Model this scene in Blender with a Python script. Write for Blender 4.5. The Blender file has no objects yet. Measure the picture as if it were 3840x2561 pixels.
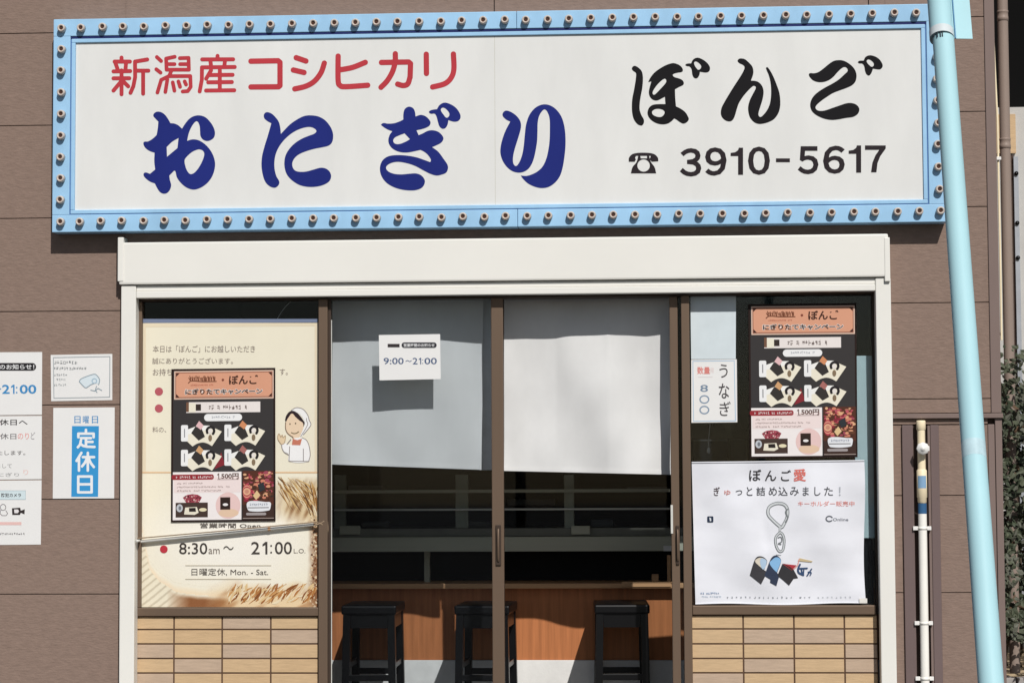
import bpy, bmesh, math, random
import numpy as np
from mathutils import Vector, Matrix, noise
from mathutils.geometry import tessellate_polygon
random.seed(7)
SC = bpy.context.scene
COL = SC.collection

# ------------------------------------------------------------------ camera
FPX, CXP, CYP = 8130.0, 1920.0, 1280.5          # focal length and centre in photo pixels (3840 wide)
YAW, PITCH, ROLL = math.radians(-3.43), math.radians(3.46), math.radians(-0.292)
CAM = Vector((10.1*math.tan(math.radians(3.43)), -10.1, 1.38))
_f = Vector((math.sin(YAW)*math.cos(PITCH), math.cos(YAW)*math.cos(PITCH), math.sin(PITCH)))
_r0 = Vector((math.cos(YAW), -math.sin(YAW), 0)); _u0 = _r0.cross(_f)
_r = math.cos(ROLL)*_r0 + math.sin(ROLL)*_u0
_u = -math.sin(ROLL)*_r0 + math.cos(ROLL)*_u0
cd = bpy.data.cameras.new('camera'); cam = bpy.data.objects.new('camera', cd); COL.objects.link(cam)
cd.sensor_width = 36.0; cd.lens = 36.0*FPX/3840.0; cd.clip_start = .1; cd.clip_end = 500
cam.matrix_world = Matrix(((_r.x,_u.x,-_f.x,CAM.x),(_r.y,_u.y,-_f.y,CAM.y),(_r.z,_u.z,-_f.z,CAM.z),(0,0,0,1)))
SC.camera = cam

# ------------------------------------------------------------------ light
SUN = Vector((.34, -1.0, .93)).normalized()     # towards the sun
world = bpy.data.worlds.new('World'); SC.world = world; world.use_nodes = True
nt = world.node_tree; bg = nt.nodes['Background']
sky = nt.nodes.new('ShaderNodeTexSky'); sky.sky_type = 'NISHITA'; sky.sun_disc = False
sky.sun_elevation = math.asin(SUN.z); sky.sun_rotation = math.atan2(SUN.x, SUN.y)
nt.links.new(sky.outputs[0], bg.inputs[0]); bg.inputs[1].default_value = .05
sl = bpy.data.lights.new('sun', 'SUN'); sl.energy = 3.75; sl.angle = math.radians(.53); sl.color = (1, .968, .925)
so = bpy.data.objects.new('sun', sl); COL.objects.link(so)
so.rotation_euler = SUN.to_track_quat('Z', 'Y').to_euler(); so.location = SUN*30
SC.view_settings.view_transform = 'Standard'; SC.view_settings.look = 'None'
SC.view_settings.exposure = 0.0; SC.view_settings.gamma = 1.0

# ------------------------------------------------------------------ helpers
def W(u, v, Y):                                  # photo pixel -> point on the plane y = Y
    d = _r*((u-CXP)/FPX) - _u*((v-CYP)/FPX) + _f
    return CAM + d*((Y-CAM.y)/d.y)
def Z(ox, oy, sc):                               # zoomed-view coordinates -> photo pixel
    return lambda x, y: (ox+x*sc, oy+y*sc)
O = Z(0, 0, 1.63333)
def lin(c):
    if isinstance(c, str):
        c = tuple(int(c[i:i+2], 16) for i in (0, 2, 4))
    return tuple(((x/255)/12.92 if x/255 <= .04045 else ((x/255+.055)/1.055)**2.4) for x in c)

def mat(name, c, rough=.6, metal=0.0, var=.06, scale=8.0, stretch=(1,1,1), bump=0.0, bscale=60.0, spec=.22, c2=None, trans=0.0, bd=.004, bdet=5):
    m = bpy.data.materials.new(name); m.use_nodes = True
    n = m.node_tree; b = n.nodes['Principled BSDF']; L = n.links.new
    b.inputs['Roughness'].default_value = rough; b.inputs['Metallic'].default_value = metal
    b.inputs['Specular IOR Level'].default_value = spec
    tc = n.nodes.new('ShaderNodeTexCoord'); mp = n.nodes.new('ShaderNodeMapping')
    mp.inputs['Scale'].default_value = stretch; L(tc.outputs['Object'], mp.inputs['Vector'])
    no = n.nodes.new('ShaderNodeTexNoise'); no.inputs['Scale'].default_value = scale; no.inputs['Detail'].default_value = 6
    no.inputs['Roughness'].default_value = .62
    L(mp.outputs[0], no.inputs['Vector'])
    rp = n.nodes.new('ShaderNodeValToRGB'); r, g, bl = c
    a = tuple(max(0, x*(1-var*2.2)) for x in c); d = tuple(min(1, x*(1+var*2.2)) for x in c) if c2 is None else c2
    rp.color_ramp.elements[0].position = .25; rp.color_ramp.elements[1].position = .75
    rp.color_ramp.elements[0].color = (*a, 1); rp.color_ramp.elements[1].color = (*d, 1)
    L(no.outputs['Fac'], rp.inputs['Fac']); L(rp.outputs[0], b.inputs['Base Color'])
    if bump:
        n2 = n.nodes.new('ShaderNodeTexNoise'); n2.inputs['Scale'].default_value = bscale; n2.inputs['Detail'].default_value = bdet
        L(mp.outputs[0], n2.inputs['Vector'])
        bp = n.nodes.new('ShaderNodeBump'); bp.inputs['Strength'].default_value = min(1, bump); bp.inputs['Distance'].default_value = bd
        L(n2.outputs['Fac'], bp.inputs['Height']); L(bp.outputs[0], b.inputs['Normal'])
    if trans:
        tr = n.nodes.new('ShaderNodeBsdfTranslucent'); L(rp.outputs[0], tr.inputs['Color'])
        mx = n.nodes.new('ShaderNodeMixShader'); mx.inputs[0].default_value = trans
        out = n.nodes['Material Output']
        L(b.outputs[0], mx.inputs[1]); L(tr.outputs[0], mx.inputs[2]); L(mx.outputs[0], out.inputs[0])
    return m
_pc = {}
def ink(c, k=.86):                               # printing ink / paper, by the colour it has in daylight
    if not isinstance(c, str): c = '%02x%02x%02x' % tuple(c)
    if c not in _pc:
        _pc[c] = mat('print_'+c, tuple(x*k for x in lin(c)), rough=.55, var=.012, scale=5, spec=.15)
    return _pc[c]
def glass_mat(name, tint, gloss=1.0):
    m = bpy.data.materials.new(name); m.use_nodes = True; n = m.node_tree; n.nodes.clear(); L = n.links.new
    out = n.nodes.new('ShaderNodeOutputMaterial'); t = n.nodes.new('ShaderNodeBsdfTransparent'); t.inputs[0].default_value = (*tint, 1)
    g = n.nodes.new('ShaderNodeBsdfGlossy'); g.inputs['Roughness'].default_value = .03
    fr = n.nodes.new('ShaderNodeFresnel'); fr.inputs['IOR'].default_value = 1.28
    mx = n.nodes.new('ShaderNodeMixShader'); L(fr.outputs[0], mx.inputs[0]); L(t.outputs[0], mx.inputs[1]); L(g.outputs[0], mx.inputs[2])
    L(mx.outputs[0], out.inputs[0]); return m

class MB:                                        # collects shapes in world space, builds ONE mesh object
    def __init__(s): s.v = []; s.f = []; s.m = []; s.mats = []; s.sm = []
    def mi(s, m):
        if m not in s.mats: s.mats.append(m)
        return s.mats.index(m)
    def add(s, vs, fs, m, smooth=False):
        o = len(s.v); k = s.mi(m); s.v += [tuple(p) for p in vs]
        for f in fs: s.f.append(tuple(i+o for i in f)); s.m.append(k); s.sm.append(smooth)
    def box(s, x0, x1, y0, y1, z0, z1, m, ch=0.0):
        if x0 > x1: x0, x1 = x1, x0
        if z0 > z1: z0, z1 = z1, z0
        if ch:                                   # chamfered box
            c = min(ch, (x1-x0)/3, (y1-y0)/3, (z1-z0)/3)
            bm = bmesh.new(); bmesh.ops.create_cube(bm, size=1)
            for p in bm.verts: p.co = Vector(((x0+x1)/2+p.co.x*(x1-x0), (y0+y1)/2+p.co.y*(y1-y0), (z0+z1)/2+p.co.z*(z1-z0)))
            bmesh.ops.bevel(bm, geom=list(bm.edges), offset=c, segments=2, affect='EDGES', profile=.6)
            bm.verts.index_update()
            s.add([p.co[:] for p in bm.verts], [[q.index for q in f.verts] for f in bm.faces], m); bm.free(); return
        v = [(x0,y0,z0),(x1,y0,z0),(x1,y1,z0),(x0,y1,z0),(x0,y0,z1),(x1,y0,z1),(x1,y1,z1),(x0,y1,z1)]
        s.add(v, [(0,3,2,1),(4,5,6,7),(0,1,5,4),(1,2,6,5),(2,3,7,6),(3,0,4,7)], m)
    def pbox(s, u0, v0, u1, v1, Yf, Yb, m, ch=0.0):   # box whose front face spans this pixel rectangle at depth Yf
        um, vm = (u0+u1)/2, (v0+v1)/2
        s.box(W(u0,vm,Yf).x, W(u1,vm,Yf).x, Yf, Yb, W(um,v1,Yf).z, W(um,v0,Yf).z, m, ch)
    def prism(s, pts, Yf, Yb, m):                # polygon given in pixels at depth Yf, extruded back to Yb
        P = [W(u, v, Yf) for u, v in pts]; n = len(P)
        if sum(P[i].x*P[(i+1)%n].z-P[(i+1)%n].x*P[i].z for i in range(n)) < 0: P.reverse()
        tri = tessellate_polygon([[Vector((p.x, p.z, 0)) for p in P]])
        vs = [(p.x, Yf, p.z) for p in P]+[(p.x, Yb, p.z) for p in P]
        fs = []
        for t in tri:
            a, b, c = (P[i] for i in t)
            if (b.x-a.x)*(c.z-a.z)-(c.x-a.x)*(b.z-a.z) < 0: t = t[::-1]
            fs += [tuple(t), tuple(i+n for i in t[::-1])]
        fs += [(i, i+n, (i+1)%n+n, (i+1)%n) for i in range(n)]
        s.add(vs, fs, m)
    def tube(s, pts, r, m, seg=12, caps=True):
        pts = [Vector(p) for p in pts]; rs = r if isinstance(r, (list, tuple)) else [r]*len(pts)
        vs, fs = [], []; n = len(pts); prev = None
        for i, p in enumerate(pts):
            t = (pts[min(i+1,n-1)]-pts[max(i-1,0)]).normalized()
            a = prev or (Vector((1,0,0)) if abs(t.x) < .9 else Vector((0,1,0)))
            a = (a-t*a.dot(t)).normalized(); b = t.cross(a); prev = a
            vs += [p+(a*math.cos(2*math.pi*k/seg)+b*math.sin(2*math.pi*k/seg))*rs[i] for k in range(seg)]
        for i in range(n-1):
            for k in range(seg):
                k2 = (k+1)%seg; fs.append((i*seg+k, i*seg+k2, (i+1)*seg+k2, (i+1)*seg+k))
        s.add(vs, fs, m, True)
        if caps: s.add(vs[:seg], [tuple(range(seg))[::-1]], m); s.add(vs[-seg:], [tuple(range(seg))], m)
    def lathe(s, c, prof, ax, m, seg=20):        # profile (radius, height) turned about axis ax through c
        ax = Vector(ax).normalized(); a = Vector((0,0,1)) if abs(ax.z) < .9 else Vector((1,0,0))
        a = (a-ax*a.dot(ax)).normalized(); b = ax.cross(a); c = Vector(c); vs, fs = [], []
        for r, h in prof: vs += [c+ax*h+(a*math.cos(2*math.pi*k/seg)+b*math.sin(2*math.pi*k/seg))*r for k in range(seg)]
        for i in range(len(prof)-1):
            for k in range(seg):
                k2 = (k+1)%seg; fs.append((i*seg+k, i*seg+k2, (i+1)*seg+k2, (i+1)*seg+k))
        s.add(vs, fs, m, True)
    def grid(s, fn, nu, nv, m, smooth=True):
        vs = [fn(i/nu, j/nv) for j in range(nv+1) for i in range(nu+1)]
        fs = [(j*(nu+1)+i, (j+1)*(nu+1)+i, (j+1)*(nu+1)+i+1, j*(nu+1)+i+1) for j in range(nv) for i in range(nu)]
        s.add(vs, fs, m, smooth)
    def build(s, name, parent=None, base=None):
        b = Vector(base) if base is not None else (root_of(parent).location.copy() if parent else Vector())
        me = bpy.data.meshes.new(name)
        me.from_pydata([tuple(Vector(p)-b) for p in s.v], [], s.f)
        for m in s.mats: me.materials.append(m)
        me.polygons.foreach_set('material_index', s.m); me.polygons.foreach_set('use_smooth', s.sm); me.update()
        o = bpy.data.objects.new(name, me); COL.objects.link(o)
        if parent: o.parent = parent
        else: o.location = b
        return o
def root_of(o):
    while o.parent: o = o.parent
    return o
def tag(o, label=None, cat=None, group=None, kind=None):
    for k, v in (('label', label), ('category', cat), ('group', group), ('kind', kind)):
        if v: o[k] = v
    return o
def thing(name, label, cat, loc, group=None):
    o = bpy.data.objects.new(name, None); COL.objects.link(o); o.location = loc; o.empty_display_size = .1
    return tag(o, label, cat, group)
def one(mb, name, parent): return mb.build(name, parent)
def pb(name, parent, u0, v0, u1, v1, Yf, Yb, m, ch=0.0):
    b = MB(); b.pbox(u0, v0, u1, v1, Yf, Yb, m, ch); return b.build(name, parent)

# ---- flat print: lettering and pictures laid on a sheet, layer by layer
def smooth_loop(pts, n=7):                       # closed Catmull-Rom; a third entry marks a corner
    N = len(pts); out = []
    P = [Vector((p[0], p[1])) for p in pts]; C = [len(p) > 2 for p in pts]
    for i in range(N):
        p1, p2 = P[i], P[(i+1)%N]
        p0 = P[i-1] if not C[i] else p1-(p2-p1)*.35
        p3 = P[(i+2)%N] if not C[(i+1)%N] else p2+(p2-p1)*.35
        if C[i] and C[(i+1)%N] and len(pts[i]) > 3: out.append(tuple(p1)); continue
        d = (p2-p1).length
        t1 = (p2-p0).normalized()*d; t2 = (p3-p1).normalized()*d
        if C[i]: t1 = (p2-p1)
        if C[(i+1)%N]: t2 = (p2-p1)
        for k in range(n):
            t = k/n; a = 2*t**3-3*t*t+1; b = t**3-2*t*t+t; c = -2*t**3+3*t*t; e = t**3-t*t
            q = a*p1+b*t1+c*p2+e*t2; out.append((q.x, q.y))
    return out
_tx = {}
def text_mesh(body, off=0.0):
    k = (body, off)
    if k not in _tx:
        c = bpy.data.curves.new('t', 'FONT'); c.body = body; c.resolution_u = 3; c.offset = off
        o = bpy.data.objects.new('t', c); me = o.to_mesh()
        _tx[k] = (np.array([v.co[:2] for v in me.vertices]).reshape(-1, 2), [tuple(p.vertices) for p in me.polygons])
        o.to_mesh_clear(); bpy.data.objects.remove(o); bpy.data.curves.remove(c)
    return _tx[k]
def sdf_strokes(strokes, step):                  # list of (polyline, radius) -> union as triangles
    allp = np.array([p for s, r in strokes for p in s], float); R = max(r for _, r in strokes)
    x0, y0 = allp.min(0)-R-2*step; x1, y1 = allp.max(0)+R+2*step
    nx, ny = int((x1-x0)/step)+2, int((y1-y0)/step)+2
    gx = x0+np.arange(nx)*step; gy = y0+np.arange(ny)*step; X, Yg = np.meshgrid(gx, gy); D = np.full(X.shape, 1e9)
    for s, r in strokes:
        s = np.array(s, float)
        for a, b in zip(s[:-1], s[1:]):
            ab = b-a; L2 = max(ab@ab, 1e-9)
            t = np.clip(((X-a[0])*ab[0]+(Yg-a[1])*ab[1])/L2, 0, 1)
            D = np.minimum(D, np.hypot(X-a[0]-t*ab[0], Yg-a[1]-t*ab[1])-r)
    vs, fs, cache = [], [], {}
    def vid(key, x, y):
        if key not in cache: cache[key] = len(vs); vs.append((x, y))
        return cache[key]
    def P(i, j): return vid((i, j), gx[i], gy[j])
    def E(a, b):
        if a > b: a, b = b, a
        da, db = D[a[1], a[0]], D[b[1], b[0]]; t = da/(da-db)
        return vid((a, b), gx[a[0]]+t*(gx[b[0]]-gx[a[0]]), gy[a[1]]+t*(gy[b[1]]-gy[a[1]]))
    ins = D < 0
    for j in range(ny-1):
        row = ins[j, :-1] | ins[j, 1:] | ins[j+1, :-1] | ins[j+1, 1:]
        i = 0
        while i < nx-1:
            if not row[i]: i += 1; continue
            c = [(i, j), (i+1, j), (i+1, j+1), (i, j+1)]; I = [ins[q[1], q[0]] for q in c]
            if all(I): fs.append(tuple(P(*q) for q in c))
            else:
                poly = []
                for k in range(4):
                    a, b = c[k], c[(k+1)%4]
                    if I[k]: poly.append(P(*a))
                    if I[k] != I[(k+1)%4]: poly.append(E(a, b))
                if len(poly) > 2: fs.append(tuple(poly))
            i += 1
    return vs, fs
def curve_pts(p, n=6):                           # open Catmull-Rom
    P = [Vector(q) for q in p]; out = []
    for i in range(len(P)-1):
        p0 = P[i-1] if i else P[i]; p3 = P[i+2] if i+2 < len(P) else P[i+1]
        for k in range(n):
            t = k/n; a, b = P[i], P[i+1]
            q = .5*((2*a)+(b-p0)*t+(2*p0-5*a+4*b-p3)*t*t+(3*a-p0-3*b+p3)*t**3); out.append((q.x, q.y))
    out.append(tuple(P[-1])); return out
class Art:
    def __init__(s, to_px, Y, disp=None, lay=.0004): s.t = to_px; s.Y = Y; s.mb = MB(); s.d = disp; s.k = 0; s.lay = lay
    def fresh(s): s.mb = MB(); return s
    def pt(s, x, y):
        u, v = s.t(x, y); Y = s.Y-s.lay*(s.k+1)
        if s.d: Y += s.d(u, v)
        return W(u, v, Y)
    def raw(s, vs, fs, c, layer):
        s.k = layer; P = [s.pt(x, y) for x, y in vs]; m = c if not isinstance(c, (str, tuple)) else ink(c)
        out = []
        for f in fs:
            a, b, d = P[f[0]], P[f[1]], P[f[2]]
            A = 0
            for q in range(len(f)): p1, p2 = P[f[q]], P[f[(q+1)%len(f)]]; A += p1.x*p2.z-p2.x*p1.z
            if abs(A) < 1e-12: continue
            out.append(tuple(f) if A > 0 else tuple(f[::-1]))
        s.mb.add(P, out, m); return s
    def poly(s, loops, c, layer=0, smooth=True, n=7):
        if not isinstance(loops[0][0], (tuple, list)): loops = [loops]
        L = [smooth_loop(l, n) if smooth else [tuple(p[:2]) for p in l] for l in loops]
        tri = tessellate_polygon([[Vector((x, y, 0)) for x, y in l] for l in L])
        return s.raw([p for l in L for p in l], tri, c, layer)
    def rect(s, x0, y0, x1, y1, c, layer=0): return s.poly([(x0,y0),(x1,y0),(x1,y1),(x0,y1)], c, layer, False)
    def frame(s, x0, y0, x1, y1, w, c, layer=0):
        for r in ((x0,y0,x1,y0+w),(x0,y1-w,x1,y1),(x0,y0+w,x0+w,y1-w),(x1-w,y0+w,x1,y1-w)): s.rect(*r, c, layer)
        return s
    def ell(s, cx, cy, rx, ry, c, layer=0, n=28):
        return s.poly([(cx+rx*math.cos(2*math.pi*k/n), cy+ry*math.sin(2*math.pi*k/n)) for k in range(n)], c, layer, False)
    def pill(s, x0, y0, x1, y1, c, layer=0, r=None):
        r = r or (y1-y0)/2; p = []
        for cx, cy, a in ((x1-r,y0+r,-90),(x1-r,y1-r,0),(x0+r,y1-r,90),(x0+r,y0+r,180)):
            p += [(cx+r*math.cos(math.radians(a+q*15)), cy+r*math.sin(math.radians(a+q*15))) for q in range(7)]
        return s.poly(p, c, layer, False)
    def text(s, body, x0, y0, x1, y1, c, layer=1, off=0.0):
        P, F = text_mesh(body, off)
        if len(P) == 0: return s
        lo, hi = P.min(0), P.max(0); sx = (x1-x0)/max(hi[0]-lo[0], 1e-6); sy = (y1-y0)/max(hi[1]-lo[1], 1e-6)
        return s.raw([(x0+(a-lo[0])*sx, y1-(b-lo[1])*sy) for a, b in P], F, c, layer)
    def hours(s, *A):                            # digits placed one by one: (body, x0, x1)
        k = [i for i, q in enumerate(A) if not isinstance(q, tuple)][0]; y0, y1, c, off = A[k:k+4]; lay = A[k+4] if len(A) > k+4 else 0; h = y1-y0
        for i, (body, x0, x1) in enumerate(A[:k]):
            if body == 1:
                w = x1-x0; s.poly([(x1,y0),(x1,y1),(x1-w*.42,y1),(x1-w*.42,y0+h*.24),(x0,y0+h*.36),(x0,y0+h*.2),(x1-w*.4,y0)], c, lay, False)
            elif body == ':':
                for q in (.32, .86): s.ell((x0+x1)/2, y0+h*q, (x1-x0)/2, (x1-x0)/2, c, lay, 10)
            elif body == '~': s.strokes([(curve_pts([(x0,y0+h*.56),(x0+(x1-x0)*.3,y0+h*.42),(x0+(x1-x0)*.7,y0+h*.58),(x1,y0+h*.44)]), h*.055)], c, lay, h*.04)
            elif body == ',': s.poly([(x0,y1-h*.14),(x1,y1-h*.14),(x0,y1+h*.12)], c, lay, False)
            else: s.text(body, x0, y0, x1, y1, c, lay, off)
        return s
    def strokes(s, L, c, layer=1, step=2.0):
        vs, fs = sdf_strokes(L, step); return s.raw(vs, fs, c, layer)
    def marks(s, x0, y0, x1, y1, c, layer=1, seed=1, cw=.9, fill=.62):    # text too small to read: rows of tiny strokes
        rnd = random.Random(seed); h = y1-y0; x = x0
        while x < x1-h*cw*.5:
            w = h*cw*rnd.uniform(.75, 1.0)
            if rnd.random() < .9:
                for _ in range(4):
                    if rnd.random() < .5:
                        a = rnd.uniform(0, .8)*h; s.rect(x, y0+a, x+w*rnd.uniform(.5, .82), y0+a+h*.15, c, layer+rnd.random()*.3)
                    else:
                        a = rnd.uniform(0, .7)*w; b = rnd.uniform(0, .4)*h; s.rect(x+a, y0+b, x+a+w*.16, y0+b+h*fill, c, layer+rnd.random()*.3)
            x += w*1.02
        return s
    def build(s, name, parent, label=None):
        o = s.mb.build(name, parent); s.mb = MB()
        if label: o['label'] = label
        return o
def sheet(name, label, cat, quad, Y, m, group=None, th=.0012):
    """a paper / board: quad in pixels TL,TR,BR,BL; origin at its lower middle; returns (root, sheet)"""
    P = [W(u, v, Y) for u, v in quad]
    r = thing(name, label, cat, ((P[2]+P[3])/2).to_tuple(), group)
    b = MB(); b.prism(quad, Y, Y+th, m); return r, b

# ------------------------------------------------------------------ materials
M = {}
M['siding'] = mat('siding_brown', lin((137,117,106)), rough=.85, var=.06, scale=22, stretch=(1,1,2.4), bump=.6, bscale=45, spec=.12)
M['gap'] = mat('siding_gap', lin((80,66,59)), rough=.9)
M['trim'] = mat('trim_brown', lin((126,109,103)), rough=.6, var=.04, scale=3, stretch=(1,1,.3))
M['trim2'] = mat('channel_brown', lin((112,96,94)), rough=.55, var=.04, scale=3, stretch=(1,1,.3))
M['ivory'] = mat('shutter_ivory', lin((231,229,222)), rough=.42, var=.015, scale=1.6, bump=.05, bscale=3)
M['bronze'] = mat('bronze_aluminium', lin((112,94,79)), rough=.45, metal=.25, var=.03, scale=2, stretch=(1,1,.2))
M['bronze_dark'] = mat('bronze_rail', lin((70,58,50)), rough=.5, metal=.2, var=.03)
M['tile_a'] = mat('tile_tan', lin((200,171,134)), rough=.6, var=.05, scale=14, stretch=(1,1,7), bump=.2, bscale=30)
M['tile_b'] = mat('tile_grey', lin((187,164,142)), rough=.6, var=.05, scale=14, stretch=(1,1,7), bump=.2, bscale=30)
M['tile_c'] = mat('tile_ochre', lin((199,169,131)), rough=.6, var=.05, scale=14, stretch=(1,1,7), bump=.2, bscale=30)
M['grout'] = mat('tile_grout', lin((92,70,56)), rough=.9)
M['glass'] = glass_mat('window_glass', (.93,.95,.96)); M['glass_d'] = glass_mat('door_glass', (.9,.918,.93))
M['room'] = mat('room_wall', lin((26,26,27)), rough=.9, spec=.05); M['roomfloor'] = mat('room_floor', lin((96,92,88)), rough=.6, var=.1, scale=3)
M['wood'] = mat('counter_front_wood', lin((182,116,74)), rough=.45, var=.12, scale=3, stretch=(14,1,.7), bump=.06, bscale=60)
M['lightwood'] = mat('light_wood', lin((206,160,118)), rough=.5, var=.08, scale=3, stretch=(.6,6,12))
M['concrete'] = mat('counter_base_concrete', lin((226,225,222)), rough=.8, var=.06, scale=6, bump=.2)
M['black'] = mat('black_lacquer', lin((13,13,15)), rough=.34, var=.1, scale=5, spec=.3)
M['dark'] = mat('dark_case', lin((26,27,29)), rough=.5, var=.05, spec=.1)
M['beam'] = mat('beam_grey', lin((186,184,166)), rough=.55, var=.05, scale=2, stretch=(.4,1,4))
M['steel'] = mat('steel', lin((214,213,206)), rough=.35, metal=.1, var=.05)
M['white'] = mat('white_plastic', lin((232,230,226)), rough=.45, var=.02)
M['paper'] = ink('f7f6f4', .84)
M['cloth'] = mat('curtain_cloth', lin((226,226,225)), rough=.9, var=.02, scale=6, bump=.8, bscale=2.6, stretch=(1.5,1,.9), spec=.08, trans=.10, bd=.012, bdet=1.5)
M['asphalt'] = mat('asphalt', (.05,.05,.052), rough=.9, var=.12, scale=30, bump=.4, bscale=150)
M['pave'] = mat('pavement_concrete', (.11,.108,.105), rough=.85, var=.08, scale=4, bump=.3)
M['signblue'] = mat('sign_blue_metal', lin((157,199,231)), rough=.45, var=.05, scale=3.5, stretch=(1.5,1,1))
M['navy'] = mat('gasket_navy', lin((30,42,98)), rough=.5)
M['signwhite'] = mat('sign_acrylic', lin((224,224,221)), rough=.35, var=.022, scale=2.2, stretch=(2.5,1,.8), spec=.12)
M['socket'] = mat('socket_porcelain', lin((200,188,178)), rough=.5, var=.05, scale=40); M['hole'] = mat('socket_hole', lin((72,46,36)), rough=.7)

GX = lambda u, Y=0.0, v=1800: W(u, v, Y).x
GZ = lambda v, Y=0.0, u=1920: W(u, v, Y).z
XC = W(3741, 800, 0).x                           # right-hand corner of the building
ZTOP = 4.6

# ------------------------------------------------------------------ ground
g = MB(); g.box(-80, 80, -90, -3.2, -.30, -.12, M['asphalt']); tag(g.build('road'), kind='structure')
g = MB(); g.box(-80, 80, -3.2, 60, -.30, 0, M['pave'], .02); tag(g.build('pavement'), kind='structure')

# ------------------------------------------------------------------ the shop building
shop = thing('shop_building', 'brown sided shop building with a cream shutter frame round its glazed front', 'building', (0, 0, 0))
# siding
sv = [139,470,812,1158,1506,1875,2241]; zz = np.array([W(160, v, 0).z for v in sv]); pc = np.polyfit(np.arange(7), zz, 1)
SEAM = [pc[1]+pc[0]*i for i in range(-4, 9)]
JX = [W(478, 80, 0).x+1.753*k for k in range(-3, 4)]
XL0, XR0 = GX(450, -.06), GX(3352, -.06)
ZBOX1, ZBOX0, ZLB = GZ(893, -.072), GZ(1052.6, -.072), GZ(1104, -.06)
def siding(b, x0, x1, z0, z1):
    for i in range(len(SEAM)-1):
        a, c = max(z0, SEAM[i+1]), min(z1, SEAM[i])
        if c-a < .02: continue
        xs = [x0]+([j for j in JX if x0+.02 < j < x1-.02] if i <= 3 else [])+[x1]
        for p, q in zip(xs[:-1], xs[1:]):
            b.box(p+(.002 if p != x0 else 0), q-(.002 if q != x1 else 0), 0, .011, a+.0018, c-.0018, M['siding'], .0022)
ZLEDGE = GZ(1559, 0, 3550)
XT = GX(3703, 0, 800)                            # left edge of the corner trim
s = MB(); siding(s, -5.6, XL0, 0, ZTOP); siding(s, XL0, XR0, ZBOX1-.03, ZTOP); siding(s, XR0, XT, ZLEDGE+.012, ZTOP)
XA, XB, XCh, XD = GX(3387, 0, 2050), GX(3429, 0, 2050), GX(3494, 0, 2050), GX(3527, 0, 2050)
XE = GX(3712, 0, 2050)
ZCH = GZ(1592, 0, 3480)
siding(s, XR0, XA, 0, ZCH); siding(s, XD, XE, 0, ZCH); s.build('siding', shop)
b = MB()                                         # wall body behind the boards, round the opening
XOL, XOR = GX(498, 0), GX(3300, 0)
b.box(-5.6, XOL, .013, .12, 0, ZTOP, M['gap']); b.box(XOL, XOR, .013, .12, ZLB-.01, ZTOP, M['gap']); b.box(XOR, XC-.004, .013, .12, 0, ZTOP, M['gap'])
b.box(XC-.1, XC-.003, .12, 4.2, 0, ZTOP, M['trim']); b.box(-5.6, -5.5, .12, 4.2, 0, ZTOP, M['trim'])
b.box(-5.5, XC-.1, 4.1, 4.2, 0, ZTOP, M['trim']); b.box(-5.6, XC, -.02, 4.25, ZTOP, ZTOP+.12, M['trim'])
b.build('wall_body', shop)
b = MB()
b.box(XT, XC, -.008, .05, ZLEDGE+.012, ZTOP, M['trim'], .003)
b.box(XE, GX(3737, 0, 2050), -.006, .012, 0, ZCH, M['trim'], .003); b.box(GX(3738.5, 0, 2050), XC, -.012, .05, 0, ZLEDGE-.014, M['trim'], .003)
b.build('corner_trim', shop)
b = MB(); b.box(XR0+.001, XC+.004, -.026, .012, ZLEDGE-.012, ZLEDGE+.010, M['trim'], .003)
b.box(XR0+.001, XE-.001, -.006, .012, ZCH+.002, ZLEDGE-.0135, M['siding'], .002); b.build('ledge', shop)
b = MB(); b.box(XA+.001, XB, -.016, .012, 0, ZCH-.002, M['trim2'], .003); b.box(XCh, XD-.001, -.016, .012, 0, ZCH-.002, M['trim2'], .003)
b.box(XB+.0005, XCh-.0005, .004, .0125, 0, ZCH-.004, M['gap'])
b.box(XCh-.012, XCh-.001, -.012, .0035, 0, ZCH-.004, M['trim']); b.build('pipe_channel', shop)
# shutter
b = MB(); b.pbox(446, 893, 3332, 1052.6, -.072, .012, M['ivory'], .008); sb = b.build('shutter_box', shop)
for u0, u1 in ((441, 463), (3317, 3338)): pb('end_cap', sb, u0, 890, u1, 1055.5, -.0755, .01, M['ivory'], .004)
for u0, u1 in ((450, 506), (3294, 3352)):
    b = MB(); x0, x1 = GX(u0, -.06), GX(u1, -.06)
    b.box(x0, x1, -.06, .012, 0, ZBOX0-.003, M['ivory'], .005)
    b.build('shutter_rail', shop)
b = MB(); xl, xr = GX(506.8, -.06), GX(3293.2, -.06)
b.box(xl, xr, -.052, .012, GZ(1077.5, -.06), ZBOX0-.004, M['ivory'], .003); b.box(xl, xr, -.06, .012, ZLB, GZ(1078.5, -.06), M['ivory'], .004)
b.build('lintel', shop)
b = MB(); b.box(xl, xr, .0, .11, GZ(1117, .0), ZLB-.001, M['bronze_dark'], .003); b.build('door_header', shop)
ZH = GZ(1117, .02)-.001
def vbar(b, u0, u1, z0, z1, Yf, Yb, m, ch=.003): b.box(GX(u0, Yf), GX(u1, Yf), Yf, Yb, z0, z1, m, ch)
# left window
ZSL = GZ(2277, .02, 850); ZSL0 = GZ(2308.5, .02, 850)
win = MB(); vbar(win, 507, 529, ZSL+.001, ZH, .004, .055, M['bronze']); vbar(win, 1194, 1228, 0, ZH, -.008, .06, M['bronze'])
win.box(GX(500, .004), GX(1193.3, .004), .004, .07, ZSL0, ZSL, M['bronze'], .004)
w1 = win.build('window_frame', shop)
gl = MB(); gl.box(GX(529.5, .035), GX(1193.5, .035), .035, .040, ZSL+.001, ZH, M['glass']); gl.build('window_glass', w1)
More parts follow.
